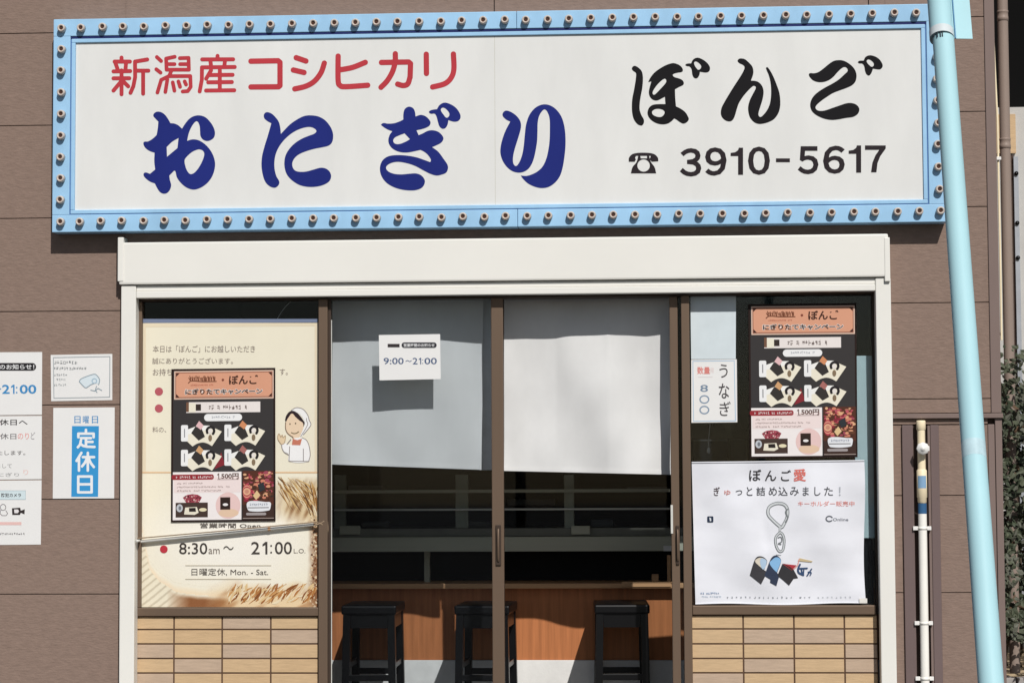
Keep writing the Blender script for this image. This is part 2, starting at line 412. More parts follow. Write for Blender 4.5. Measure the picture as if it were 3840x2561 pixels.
# right window
ZSR = GZ(2268, .02, 2950); ZSR0 = GZ(2303, .02, 2950)
win = MB(); vbar(win, 2560, 2591, 0, ZH, -.008, .06, M['bronze']); win.box(GX(2592, .004), GX(3278, .004), .004, .07, ZSR0, ZSR, M['bronze'], .004)
vbar(win, 3279, 3293, ZSR0, ZH, .022, .07, M['bronze_dark']); w2 = win.build('window_frame', shop)
gl = MB(); gl.box(GX(2591.6, .035), GX(3278.5, .035), .035, .040, ZSR+.001, ZH, M['glass']); gl.build('window_glass', w2)
# tiles
def tiles(us, vs, u_ref_v, zt, name, seed, pick):
    b = MB(); rnd = random.Random(seed); Y = .02
    xs = [W(u, u_ref_v, Y).x for u in us]; zs = [W((us[0]+us[-1])/2, v, Y).z for v in vs]
    zs[0] = zt-.002
    dz = (zs[1]-zs[-1])/(len(zs)-2)
    while zs[-1] > .05: zs.append(zs[-1]-dz)
    for j in range(len(zs)-1):
        for i in range(len(xs)-1):
            k = pick[j][i] if j < len(pick) else rnd.choice('aacb')
            e = rnd.uniform(-.0008, .0008)
            b.box(xs[i]+.0035, xs[i+1]-.0035, Y+e, Y+.015, zs[j+1]+.0035, zs[j]-.0035, M['tile_'+k], .002)
    b.box(xs[0], xs[-1], Y+.004, Y+.05, 0, zt-.002, M['grout']); b.build(name, shop)
z3 = Z(480, 1650, .581); z7 = Z(2550, 1700, .549)
tiles([499]+[z3(x, 0)[0] for x in (296,607,921)]+[1193.4], [2309]+[z3(0,y)[1] for y in (1221,1314,1408,1502)]+[2577], 2440, ZSL0, 'tile_wall', 3,
      ['acba','acab','baba','abac','baca'])
tiles([2592]+[z7(x, 0)[0] for x in (433,780,1125)]+[3292.5], [2304]+[z7(0,y)[1] for y in (1197,1299,1399,1497)]+[2577], 2440, ZSR0, 'tile_wall', 5,
      ['aaca','abba','aaab','abab','baaa'])
# sliding door: left leaf closed, right leaf pushed behind the window
b = MB(); vbar(b, 1844, 1889, .03, ZH, .003, .038, M['bronze'], .004); vbar(b, 1229.5, 1241, .03, ZH, .006, .04, M['bronze_dark'])
dl = b.build('sliding_door', shop)
b = MB(); b.box(GX(1241.3, .012), GX(1844, .012)-.0005, .012, .017, .035, ZH, M['glass_d']); b.build('door_glass', dl)
b = MB(); vbar(b, 1241.6, 1244.6, .03, GZ(1195, .03), .006, .0115, M['steel'], .001); b.build('edge_strip', dl)
z5 = Z(1180, 1700, .6125)
def handle(x0, x1, y0, y1, Y, parent):
    b = MB(); u0, v0 = z5(x0, y0); u1, v1 = z5(x1, y1)
    b.pbox(u0, v0, u1, v1, Y, Y+.008, M['bronze_dark'], .003)
    um = (u0+u1)/2; xx = W(um, v0, Y).x
    za, zb = W(um, v0, Y).z-.02, W(um, v1, Y).z+.02
    b.tube([(xx, Y-.002, za), (xx, Y-.012, za-.015), (xx, Y-.012, zb+.015), (xx, Y-.002, zb)], .005, M['bronze'], 8)
    b.build('door_handle', parent)
handle(1108, 1141, 436, 684, -.006, dl)
b = MB(); vbar(b, 2516, 2547, .03, ZH, .010, .033, M['bronze'], .004); dr = b.build('sliding_door', shop)
handle(2212, 2232, 440, 680, .001, dr)
b = MB(); b.pbox(*z5(2180, 315), *z5(2194, 490), .006, .0095, M['steel'], .002); b.build('latch_plate', dr)
b = MB(); b.box(GX(2548, .07), GX(3280, .07), .046, .050, .04, ZH, M['glass']); b.build('door_glass', dr)
# the room
RX0, RX1, RY1, RZ1 = XOL-.12, XOR+.12, 3.4, 2.55
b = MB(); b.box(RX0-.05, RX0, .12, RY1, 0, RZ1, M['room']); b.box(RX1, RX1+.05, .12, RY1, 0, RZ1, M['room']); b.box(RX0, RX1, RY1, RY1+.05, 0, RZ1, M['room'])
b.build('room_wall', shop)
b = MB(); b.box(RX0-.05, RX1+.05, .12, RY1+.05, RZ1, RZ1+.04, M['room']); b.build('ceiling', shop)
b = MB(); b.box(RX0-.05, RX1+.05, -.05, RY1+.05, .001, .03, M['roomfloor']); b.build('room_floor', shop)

# ------------------------------------------------------------------ inside: counter, showcase, stools
YC = .95
cx = W(1890, 2200, YC).x
ct = thing('eating_counter', 'long wooden eating counter behind the stools with a grey concrete foot', 'counter', (cx, YC, .03))
zb = GZ(2473, YC)
b = MB(); b.box(RX0+.01, RX1-.01, YC, YC+.06, zb, GZ(2205, YC)-.001, M['wood']); b.build('front_panel', ct)
b = MB(); b.box(RX0+.01, RX1-.01, YC-.008, YC+.07, .03, zb-.001, M['concrete'], .003); b.build('foot', ct)
b = MB(); b.box(RX0+.01, RX1-.01, YC-.07, YC+.30, GZ(2206, YC-.07), GZ(2187, YC-.07), M['lightwood'], .004); b.build('counter_top', ct)
ztop = GZ(2187, YC-.07)
b = MB(); b.box(RX0+.01, RX1-.01, YC+.24, YC+.28, ztop+.001, GZ(2067, YC-.1)-.001, M['dark']); b.build('back_panel', ct)
b = MB(); b.pbox(*z5(671, 598), *z5(704, 797), YC+.1, YC+.14, M['beam']); b.build('post', ct)
b = MB(); b.box(RX0+.01, RX1-.01, YC-.1, YC+.4, GZ(2067, YC-.1), GZ(2012, YC-.1), M['beam'], .004); b.build('shelf_beam', ct)
zsh = GZ(2012, YC-.1)
sc = thing('glass_showcase', 'dark glass showcase with metal shelf rails on the counter beam', 'showcase', (cx, YC+.1, zsh))
b = MB(); b.box(RX0+.05, RX1-.05, YC-.05, YC+.38, zsh+.001, GZ(1980, YC-.05), mat('base_grey', lin((128,127,118)), rough=.6), .003); b.build('base', sc)
zs0 = GZ(1980, YC-.05)
b = MB(); b.box(RX0+.05, RX1-.05, YC+.34, YC+.38, zs0+.001, zs0+.75, M['dark']); b.box(RX0+.05, RX1-.05, YC-.03, YC+.38, zs0+.751, zs0+.79, M['dark']); b.build('cabinet_back', sc)
for y, t in ((230, 10), (342, 6)):
    b = MB(); b.pbox(*z5(118, y-t), *z5(2175, y+t), YC-.02, YC-.005, M['steel'] if y > 300 else M['beam'], .002); b.build('shelf_rail', sc)
    b = MB(); b.box(RX0+.06, RX1-.06, YC+.0, YC+.33, W(1890, z5(0, y)[1], YC).z-.004, W(1890, z5(0, y)[1], YC).z+.002, M['dark']); b.build('shelf', sc)
for x0, x1 in ((120, 190), (862, 940), (1528, 1588)):
    b = MB(); b.pbox(*z5(x0, 130), *z5(x1, 470), YC+.05, YC+.08, M['beam'], .003); b.build('post', sc)
b = MB(); b.box(RX0+.06, RX1-.06, YC+.012, YC+.017, zs0+.001, zs0+.75, M['glass']); b.build('front_glass', sc)
for x0, x1 in ((150, 277), (1570, 1686)):
    b = MB(); b.pbox(*z5(x0, 442), *z5(x1, 496), YC-.075, YC-.052, M['beam'], .005); b.build('hinge_block', sc)
# things seen inside the showcase
rnd = random.Random(11)
for i, (x0, x1, y0, y1, c) in enumerate(((205,400,196,224,'9a948a'),(285,450,420,447,'6a6a66'),(1180,1470,280,318,'565654'),(1910,2160,205,222,'8a8880'),(1690,1830,402,447,'5a5c5e'),(925,1080,415,446,'6a6864'))):
    b = MB(); u0, v0 = z5(x0, y0); u1, v1 = z5(x1, y1); b.pbox(u0, v0, u1, v1, YC+.14, YC+.26, ink(c), .006)
    c0 = W((u0+u1)/2, v1, YC+.2)
    lab = ['flat grey tray on the showcase shelf at its left end','low grey tray beside the left block of the showcase','long dark tray on the middle showcase shelf','pale flat tray on the right of the upper showcase shelf','grey dish in the showcase right of the right block','narrow tray low in the showcase near the door stile'][i]
    tag(b.build('serving_tray', None, (c0.x, YC+.2, c0.z)), lab, 'tray', 'trays in the showcase')
b = MB(); b.pbox(*z5(2135, 564), *z5(2187, 597), YC-.106, YC-.1005, M['white'], .002)
tag(b.build('price_tag', None, W(*z5(2161, 597), YC-.103)), 'small white tag at the right end of the counter beam', 'tag')
tr = thing('wooden_frame', 'pale wooden corner frame lying on the right end of the counter', 'frame', W(*z5(2030, 785), YC-.05))
b = MB(); b.pbox(*z5(1880, 784), *z5(2182, 816), YC-.076, YC-.0705, M['lightwood'], .003); b.build('bottom_bar', tr)
b = MB(); b.pbox(*z5(2158, 622), *z5(2181, 783), YC-.076, YC-.05, M['lightwood'], .003); b.build('upright_bar', tr)
b = MB(); b.pbox(*z5(2064, 738), *z5(2106, 783), YC-.066, YC-.03, M['lightwood'], .003); b.build('block', tr)

# bar stools: one built, two copies
SW, SD, SH = .268, .40, .744-.03
def make_stool():
    r = thing('bar_stool', 'black square bar stool left of the others by the closed door leaf', 'stool', (0, 0, .03), 'black bar stools at the counter')
    def seat(b):
        b.box(-SW/2, SW/2, 0, SD, SH-.049, SH-.006, M['black'], .008); b.grid(lambda a, c: ((a-.5)*(SW-.012), .006+c*(SD-.012), SH-.0055+.006*(1-(2*a-1)**4)*(1-(2*c-1)**4)), 12, 12, M['black'])
    b = MB(); seat(b); b.v = [(x, y, z+.03) for x, y, z in b.v]; b.build('seat', r)
    for sx in (-1, 1):
        for fy in (0, 1):
            b = MB(); x = sx*(SW/2-.026); y = .024 if fy == 0 else SD-.024; w = .018
            top = [(x-w, y-w), (x+w, y-w), (x+w, y+w), (x-w, y+w)]; dx, dy = sx*.012, (-.012 if fy == 0 else .016)
            v = [(p+dx, q+dy, .03) for p, q in top]+[(p, q, SH-.02) for p, q in top]
            b.add(v, [(0,3,2,1),(4,5,6,7),(0,1,5,4),(1,2,6,5),(2,3,7,6),(3,0,4,7)], M['black']); b.build('leg', r)
    b = MB()
    b.box(-SW/2+.045, SW/2-.045, .012, .03, SH-.085, SH-.02, M['black']); b.box(-SW/2+.045, SW/2-.045, SD-.03, SD-.012, SH-.085, SH-.02, M['black'])
    for sx in (-1, 1): b.box(sx*(SW/2-.02)-.008, sx*(SW/2-.02)+.008, .045, SD-.045, SH-.085, SH-.02, M['black'])
    b.build('apron', r)
    for y in (.012, SD-.012):
        b = MB(); b.box(-SW/2+.03, SW/2-.03, y-.010, y+.010, .375, .405, M['black'], .003); b.build('stretcher', r)
    for sx in (-1, 1):
        b = MB(); b.box(sx*(SW/2-.022)-.009, sx*(SW/2-.022)+.009, .03, SD-.03, .43, .458, M['black'], .003); b.build('stretcher', r)
    return r
st0 = make_stool()
def copy_tree(o, parent=None):
    c = o.copy(); COL.objects.link(c); c.parent = parent
    for ch in o.children: copy_tree(ch, c)
    return c
YS = .44
for i, (zx, rot, dy) in enumerate(((330, 0, 0), (1022, -2.5, -.01), (1882, 2, .05))):
    o = st0 if i == 0 else copy_tree(st0)
    p = W(z5(zx, 0)[0], z5(0, 905)[1], YS+dy); o.location = (p.x, YS+dy, .03); o.rotation_euler.z = math.radians(rot)
    o['label'] = ('black bar stool seen through the left door glass, nearest the tan tiled wall', 'black bar stool half hidden behind the bronze door stile, middle of the three', 'black bar stool in shade inside the open right half of the door')[i]

# things behind the right window
zr = Z(2550, 1080, .4208)
b = MB(); b.pbox(3206, 1334, 3276, 2017, .052, .060, mat('frosted_panel', lin((205,222,222)), rough=.5, var=.03), .002)
tag(b.build('frosted_panel', None, W(3250, 2017, .165)), 'pale upright panel inside the right window behind the black poster', 'panel')
b = MB(); b.pbox(3236, 2020, 3276, 2285, .07, .28, M['black'], .01); b.pbox(3242, 2210, 3270, 2222, .062, .0695, M['dark'])
b.pbox(3242, 2040, 3270, 2150, .066, .0695, M['dark']); tag(b.build('small_cabinet', None, W(3275, 2285, .31)), 'black small cabinet beside the white banner inside the right window', 'cabinet')
b = MB(); u, v = zr(255, 1350)
b.tube([W(zr(268, 1210)[0], zr(0, 1210)[1], .3), W(u, v, .3), W(*zr(255, 1420), .3)], .002, M['white'], 6); p = W(*zr(256, 1450), .3); b.lathe(p, [(0, .016), (.005, .014), (.008, .006), (.008, -.006), (.004, -.012), (0, -.013)], (0, 0, 1), M['white'], 12)
tag(b.build('pull_cord', None, p), 'white pull cord with a round knob hanging under the eel price paper', 'cord')
b = MB(); b.pbox(*zr(110, 1345), *zr(430, 1700), .5, .7, M['dark'], .01); b.pbox(*zr(440, 1345), *zr(600, 1700), .62, .7, ink('50524e'), .01)
b.pbox(*zr(116, 1352), *zr(424, 1362), .495, .4995, ink('5a5a58'))
tag(b.build('storage_cabinet', None, W(*zr(330, 1700), .6)), 'dark storage cabinet standing in the gloom above the banner', 'cabinet')

# ------------------------------------------------------------------ the big sign
YF = -.10
sx0, sx1 = W(198, 470, YF).x, W(3546, 430, YF).x
sz1, sz0 = GZ(43.3, YF), GZ(851, YF)
sign = thing('shop_sign', 'long white shop sign in a light blue frame studded with empty lamp sockets', 'sign', ((sx0+sx1)/2, 0, sz0))
bw = .0815
def ring(b, x0, x1, z0, z1, w, yf, yb, m, ch=0, wt=None, split=None):
    wt = wt or w
    for p, q in ([(x0, split-.0008), (split+.0008, x1)] if split else [(x0, x1)]):
        b.box(p, q, yf, yb, z1-wt, z1, m, ch); b.box(p, q, yf, yb, z0, z0+w, m, ch)
    b.box(x0, x0+w, yf, yb, z0+w+.0003, z1-wt-.0003, m, ch); b.box(x1-w, x1, yf, yb, z0+w+.0003, z1-wt-.0003, m, ch)
b = MB(); ring(b, sx0, sx1, sz0, sz1, bw, YF, -.002, M['signblue'], .003, None, GX(1939, YF, 450)); b.build('frame', sign)
b = MB(); i1 = bw+.0006
b.box(sx0+i1, sx1-i1, YF+.004, -.02, sz1-i1-.0115, sz1-i1, M['navy']); 
gblue = mat('groove_blue', lin((88,126,178)), rough=.5)
b.box(sx0+i1, sx0+i1+.004, YF+.006, -.02, sz0+i1, sz1-i1-.012, gblue); b.box(sx1-i1-.004, sx1-i1, YF+.006, -.02, sz0+i1, sz1-i1-.012, gblue)
b.box(sx0+i1+.0045, sx1-i1-.0045, YF+.006, -.02, sz0+i1, sz0+i1+.003, gblue); b.build('groove', sign)
b = MB(); xa, xb, za, zb_ = sx0+i1+.0046, sx1-i1-.0046, sz0+i1+.0035, sz1-i1-.012
ring(b, xa, xb, za, zb_, .0185, YF+.002, -.02, M['signblue'], .003); b.build('inner_frame', sign)
xa += .019; xb -= .019; za += .019; zb_ -= .019
b = MB(); xm = GX(1856, YF+.012, 450); YP = YF+.012
b.box(xa, xm-.0007, YP, -.03, za, zb_, M['signwhite']); b.box(xm+.0007, xb, YP, -.03, za, zb_, M['signwhite']); b.box(xm-.0007, xm+.0007, YP+.0012, -.03, za, zb_, M['beam']); b.build('panel', sign)
b = MB(); b.box(sx0+.01, sx1-.01, -.03, -.002, sz0+.003, sz1-.01, mat('sign_back', lin((60,70,90)))); b.build('back_plate', sign)
# empty lamp sockets round the frame
pr = [(.0, 0), (.0196, 0), (.0188, .018), (.0178, .026), (.0148, .029), (.0112, .028), (.0088, .022)]
b = MB(); b.lathe((sign.location.x, YF, sz0), pr, (0, -1, 0), M['socket'], 18)
b.lathe((sign.location.x, YF-.0223, sz0), [(.0091, 0), (0, 0)], (0, -1, 0), M['hole'], 14)
sk0 = b.build('lamp_socket', sign); first = True
zt, zbm = (W(142*1.6333, 65*1.6333, YF).z+W(2104*1.6333, 33*1.6333, YF).z)/2, (W(142*1.6333, 511*1.6333, YF).z+W(2160*1.6333, 485*1.6333, YF).z)/2
xs0, xs1, xe = W(187*1.6333, 290*1.6333, YF).x, W(2107*1.6333, 290*1.6333, YF).x, W(142*1.6333, 290*1.6333, YF).x
xr_ = W(2158*1.6333, 485*1.6333, YF).x
pos = []
for z in (zt, zbm): pos += [(xe, z)]+[(xs0+(xs1-xs0)*k/39, z) for k in range(40)]+[(xr_, z)]
for k in range(8):
    z = zt+(zbm-zt)*(k+1)/9
    pos += [(xe-.001, z), (xr_-.004, z)]
rnd = random.Random(4)
for x, z in pos:
    o = sk0 if first else sk0.copy()
    if not first: COL.objects.link(o); o.parent = sign
    first = False
    o.location = (x-sign.location.x+rnd.uniform(-.002, .002), 0, z-sz0+rnd.uniform(-.002, .002)); o.rotation_euler = (0, rnd.uniform(0, 6), 0)

# lettering painted on the sign
BLUE, BLACK, RED = 'navy', 'black', 'red'
LET = {'navy': mat('letter_blue', lin((36,46,118)), rough=.5, spec=.06, var=.05, scale=2), 'black': mat('letter_black', lin((30,29,31)), rough=.5, spec=.06, var=.05, scale=3),
       'red': mat('letter_red', lin((184,62,70)), rough=.5, spec=.06, var=.05, scale=3), 'grey': mat('digit_black', lin((48,42,45)), rough=.5, spec=.06, var=.05, scale=5)}
C1 = 'c'
GLY = [
 (Z(520,400,.2168), 'navy', [[[(340,90),(400,105),(460,150),(510,220),(550,290,C1),(620,297),(690,330),(750,385,C1),(800,305),(870,220),(950,170),(1050,155),(1150,185),(1230,260),(1290,350),(1320,450),(1305,530),(1250,580),(1180,597),(1110,570),(1070,510),(1062,430),(1055,340),(1030,275),(1000,255),(960,285),(910,360),(865,470),(838,595,C1),(930,570),(1030,583),(1130,640),(1220,730),(1290,850),(1322,980),(1310,1100),(1265,1220),(1190,1320),(1090,1395),(980,1435),(900,1430),(810,1390),(720,1310),(660,1220),(635,1120),(615,1108,C1),(530,1195,C1),(540,1270),(562,1360),(540,1440),(490,1495),(430,1508),(370,1480),(320,1410),(280,1330,C1),(200,1300),(130,1250),(85,1190),(95,1150),(130,1142),(195,1165,C1),(285,1090,C1),(270,950),(275,800,C1),(190,770),(120,720),(82,650),(95,612),(160,605),(240,560),(310,495,C1),(330,380),(340,260,C1),(290,210),(252,155),(285,105)],
   [(690,545,C1),(670,720,C1),(490,870,C1),(485,700,C1),(580,610)],
   [(1050,742),(1110,765),(1135,820),(1110,920),(1050,1040),(970,1140),(900,1170),(850,1130),(810,1040),(795,930),(830,870),(920,790),(990,755)]]]),
 (Z(960,400,.2168), 'navy', [[[(200,100),(270,125),(340,190),(395,270),(420,370),(430,475,C1),(500,400),(590,310),(720,220),(840,165),(960,155),(1080,175),(1190,235),(1280,340),(1325,440),(1335,530),(1315,620),(1260,675),(1150,705),(1000,735),(850,780),(740,830),(670,890),(630,970),(635,1050),(680,1110),(760,1130),(870,1125),(1000,1090),(1120,1060),(1210,1075),(1275,1130),(1300,1210),(1270,1290),(1180,1350),(1050,1385),(900,1390),(760,1360),(640,1290),(550,1200),(505,1100),(490,980),(510,850),(580,730),(680,630),(800,555),(920,505),(1010,470),(1045,425),(1010,380),(930,355),(820,370),(690,420),(570,500),(460,610),(380,730),(335,850),(318,980),(325,1100),(355,1210),(400,1290),(400,1340),(360,1390),(310,1405),(230,1375),(160,1300),(115,1170),(95,1020),(105,860),(150,680),(200,520),(240,380),(265,290,C1),(200,255),(145,205),(135,150),(160,110)]]]),
 (Z(1400,370,.2296), 'navy', [[[(590,135),(650,160),(680,220),(690,295,C1),(770,270),(850,290),(915,350),(935,400),(910,450),(830,490),(705,520,C1),(740,600,C1),(800,575),(890,530),(970,520),(1060,545),(1125,605),(1145,660),(1110,720),(1040,760),(960,795,C1),(1060,870),(1150,990),(1210,1080),(1220,1140),(1190,1210),(1110,1245),(1030,1258),(930,1230),(820,1175),(680,1100),(540,1055),(400,1035),(290,1055),(220,1100),(210,1145),(250,1195),(340,1230),(460,1240),(580,1230),(700,1225),(780,1255),(835,1320),(840,1380),(800,1450),(720,1490),(620,1502),(480,1490),(340,1450),(220,1380),(140,1280),(108,1170),(120,1070),(170,990),(260,940),(400,925),(560,935),(700,960),(820,1000),(930,1040,C1),(940,1000),(890,920),(830,870),(770,840,C1),(680,860),(560,882),(440,875),(330,830),(265,760),(245,680),(265,600),(310,535,C1),(240,510),(180,475),(122,430,C1),(160,403),(240,412),(340,405),(430,375),(490,345,C1),(490,260),(505,190),(540,150)],
   [(510,570,C1),(600,665,C1),(520,710),(420,745),(350,735),(325,690),(350,640),(430,600)]],
   [[(1160,70),(1260,95),(1350,155),(1410,240),(1425,310),(1390,365),(1320,380),(1225,355,C1),(1215,420),(1180,480),(1130,495),(1080,455),(1055,380),(1030,290),(1000,250),(940,250),(908,220),(950,190),(1040,175,C1),(1080,110)],
   [(1140,150),(1190,175),(1240,240),(1235,290),(1195,315),(1150,270),(1105,200),(1110,165)]]]),
 (Z(1850,370,.2232), 'navy', [[[(220,205),(310,235),(400,305),(455,390),(465,480),(440,590),(400,720),(360,850),(335,960),(330,1050),(345,1110),(380,1135),(420,1100),(460,1020),(495,900),(515,760),(530,600),(550,440),(600,290),(680,180),(770,120),(870,100),(970,125),(1060,190),(1140,300),(1185,430),(1210,600),(1212,800),(1195,980),(1165,1160),(1120,1300),(1040,1410),(930,1485),(810,1505),(690,1480),(580,1425),(500,1350),(460,1295,C1),(560,1300),(660,1270),(750,1220),(830,1140),(890,1010),(925,860),(945,700),(950,500),(945,340),(915,240),(865,185),(810,225),(765,310),(745,420),(742,560),(735,720),(710,880),(680,1010),(640,1110),(580,1190),(500,1235),(410,1245),(310,1215),(220,1140),(155,1040),(120,920),(125,800),(160,660),(210,530),(285,390,C1),(210,350),(155,285),(170,230)]]]),
 (Z(2350,200,.185), 'black', [[[(165,260),(230,290),(300,360),(325,440),(330,560),(315,720),(285,880),(265,1030),(265,1150),(300,1260),(345,1340),(350,1410),(320,1460),(290,1470),(220,1440),(150,1350),(115,1230),(105,1080),(115,920),(150,740),(180,560),(192,430),(180,395),(130,360),(105,320),(120,280)]],
   [[(940,205),(1040,230),(1110,280),(1140,340),(1125,380),(1030,400),(960,420),(935,447),(970,487),(1060,515),(1130,550),(1160,610),(1140,650),(1060,690),(980,735,C1),(985,900),(1000,1080,C1),(1100,1130),(1190,1200),(1240,1280),(1260,1340),(1220,1400),(1150,1430),(1080,1400),(1010,1350),(965,1325,C1),(910,1380),(830,1430),(720,1445),(600,1420),(490,1350),(430,1260),(425,1180),(460,1100),(530,1050),(640,1035),(785,1035,C1),(775,885,C1),(700,925),(620,960),(540,950),(475,890),(450,810),(460,720),(500,575,C1),(435,590,C1),(480,500),(560,400),(680,310),(810,240)],
   [(770,520),(805,560),(780,620),(700,710),(600,815),(550,845),(525,805),(570,710),(660,600)],[(640,1130),(730,1150),(770,1195),(745,1260),(690,1295),(600,1285),(530,1245),(515,1190),(560,1145)]],
   [[(1430,95),(1520,120),(1610,180),(1670,250),(1690,310),(1670,370),(1610,395),(1485,380,C1),(1475,440),(1440,500),(1400,515),(1355,490),(1330,430),(1315,330),(1275,275),(1220,265),(1190,240),(1230,215),(1305,210,C1),(1350,130)],
   [(1400,170),(1460,200),(1510,260),(1500,310),(1455,340),(1410,300),(1375,240),(1370,190)]]]),
 (Z(2680,200,.185), 'black', [[[(540,110),(610,125),(690,190),(760,270),(785,360),(775,450),(735,560,C1),(820,565),(890,590),(950,650),(985,730),(990,830),(965,960),(925,1090),(895,1190),(890,1260),(925,1295),(980,1260),(1060,1160),(1115,1040),(1140,900),(1145,760),(1135,620),(1100,460),(1040,310),(1050,290),(1075,290),(1140,380),(1200,500),(1260,650),(1310,800),(1330,950),(1325,1100),(1285,1230),(1200,1340),(1090,1400),(980,1430),(890,1435),(800,1400),(720,1310),(685,1200),(680,1080),(715,950),(780,820),(830,720),(830,680),(790,665),(740,700),(660,780),(570,890),(490,1020),(445,1150),(410,1270),(370,1350),(310,1385),(220,1365),(150,1300),(125,1220),(140,1110),(200,990),(300,820),(420,630),(530,460),(590,350),(605,280),(570,240),(500,205),(465,160),(490,120)]]]),
 (Z(3010,190,.1786), 'black', [[[(780,205),(880,225),(990,290),(1080,380),(1125,480),(1130,570),(1105,660),(1040,730),(930,785),(780,840),(630,900),(510,975),(390,1060),(300,1140),(270,1200),(300,1250),(370,1270),(470,1260),(620,1210),(780,1155),(920,1110),(1020,1105),(1110,1130),(1175,1190),(1190,1260),(1150,1340),(1060,1395),(900,1420),(740,1450),(600,1460),(440,1430),(290,1360),(200,1280),(160,1180),(170,1070),(230,960),(330,870),(470,780),(620,700),(760,610),(880,500),(945,430),(930,375),(880,350),(820,375),(730,460),(640,560),(540,630),(430,665),(320,665),(220,630),(150,560),(130,510),(150,480),(250,480),(340,450),(450,370),(560,280),(660,220)]],
   [[(1400,105),(1500,120),(1590,170),(1650,240),(1680,310),(1670,360),(1620,400),(1475,385,C1),(1455,450),(1420,510),(1385,530),(1340,500),(1310,430),(1290,330),(1250,280),(1190,275),(1160,250),(1190,220),(1280,215,C1),(1320,140)],
   [(1385,190),(1440,215),(1490,270),(1490,320),(1450,345),(1400,310),(1350,250),(1350,210)]]]),
]
YL = YP-.0006
for z, col, shapes in GLY:
    a = Art(z, YL)
    for loops in shapes: a.poly(loops, LET[col], 0)
    a.build('character', sign)
r1, r2, g8 = Z(400,180,.2127), Z(900,170,.3573), Z(2340,530,.4253)
w1, w2 = 35, 28
RS = [
 (r1, w1, [[(262,175),(262,240)],[(140,245),(410,245)],[(150,255),(200,400)],[(340,290),(330,400)],[(120,418),(415,412)],[(120,540),(400,538)],[(262,400),(262,820)],[(250,600),(120,755)],[(290,590),(380,680)],[(500,245),(715,208)],[(500,245),(502,520),(470,680),(420,795)],[(500,405),(735,405)],[(643,420),(643,810)]]),
 (r1, 33, [[(885,165),(960,235)],[(875,380),(950,440)],[(1200,160),(1050,192)],[(1048,192),(1056,388)],[(1060,290),(1196,290)],[(1290,185),(1444,180),(1450,385)],[(1295,290),(1440,290)],[(1060,388),(1450,388)],[(1140,410),(1100,500),(960,568)],[(1110,502),(1475,500),(1482,690),(1430,765),(1340,772)],[(960,572),(895,790)],[(1070,560),(1035,780)],[(1165,612),(1195,758)],[(1265,595),(1295,690)],[(1375,595),(1400,650)]]),
 (r1, w1, [[(1955,145),(1955,190)],[(1685,207),(2230,205)],[(1830,240),(1840,320)],[(2085,240),(2075,320)],[(1680,347),(2258,340)],[(1680,350),(1678,560),(1640,770)],[(1840,400),(1755,545)],[(1800,482),(2220,478)],[(1995,400),(1995,730)],[(1790,610),(2208,605)],[(1752,755),(2250,750)]]),
 (r2, w2, [[(115,170),(400,165),(420,182),(420,425),(405,438),(115,440)]]),
 (r2, w2, [[(590,133),(692,168)],[(560,262),(672,288)],curve_pts([(885,190),(850,290),(780,380),(690,432),(575,460)])]),
 (r2, w2, [curve_pts([(1030,117),(1030,370),(1052,425),(1110,437),(1340,422)]),curve_pts([(1050,260),(1180,235),(1315,182)])]),
 (r2, w2, [curve_pts([(1630,92),(1628,180),(1600,280),(1545,375),(1480,443)]),[(1485,183),(1770,178),(1790,195),(1785,340)],curve_pts([(1785,330),(1762,405),(1715,425),(1655,410)])]),
 (r2, w2, [[(1955,97),(1957,298)],curve_pts([(2240,95),(2245,250),(2218,340),(2150,405),(2022,440)])]),
]
for z, w, L in RS: Art(z, YL).strokes([(q, w) for q in L], LET['red'], 0, 7.0 if z is r1 else 5.0).build('character', sign)
a = Art(g8, YL)
a.poly([(42,182,C1),(45,145),(80,112),(170,102),(260,112),(298,145),(303,178,C1),(245,182,C1),(226,158,C1),(238,130,C1),(106,130,C1),(97,150,C1),(106,160,C1),(95,182,C1)], LET['grey'], 0)
cir = [(173+55*math.cos(k*.2618), 215+54*math.sin(k*.2618)) for k in range(24)]
a.poly([[(126,128,C1),(143,128,C1),(148,152,C1),(203,152,C1),(203,128,C1),(220,128,C1),(238,185),(270,230),(284,284,C1),(60,284,C1),(75,230),(110,185)], cir], LET['grey'], .5)
a.build('telephone_symbol', sign)
for ch, x0, y0, x1, y1 in (('３',492,62,682,312),('９',715,55,905,305),('０',1093,48,1287,298),('５',1532,45,1715,292),('６',1755,40,1947,288),('７',2125,38,2308,275)):
    Art(g8, YL).text(ch, x0, y0, x1, y1, LET['grey'], 0, .026).build('digit', sign)
for x1, y0, y1 in ((1050,58,297),(2091,38,278)):
    Art(g8, YL).poly([(x1,y0),(x1,y1),(x1-44,y1),(x1-44,y0+74),(x1-110,y0+74),(x1-110,y0+46),(x1-70,y0+40),(x1-45,y0+22),(x1-37,y0)], LET['grey'], 0, False).build('digit', sign)
Art(g8, YL).rect(1340, 152, 1463, 186, LET['grey'], 0).build('hyphen', sign)

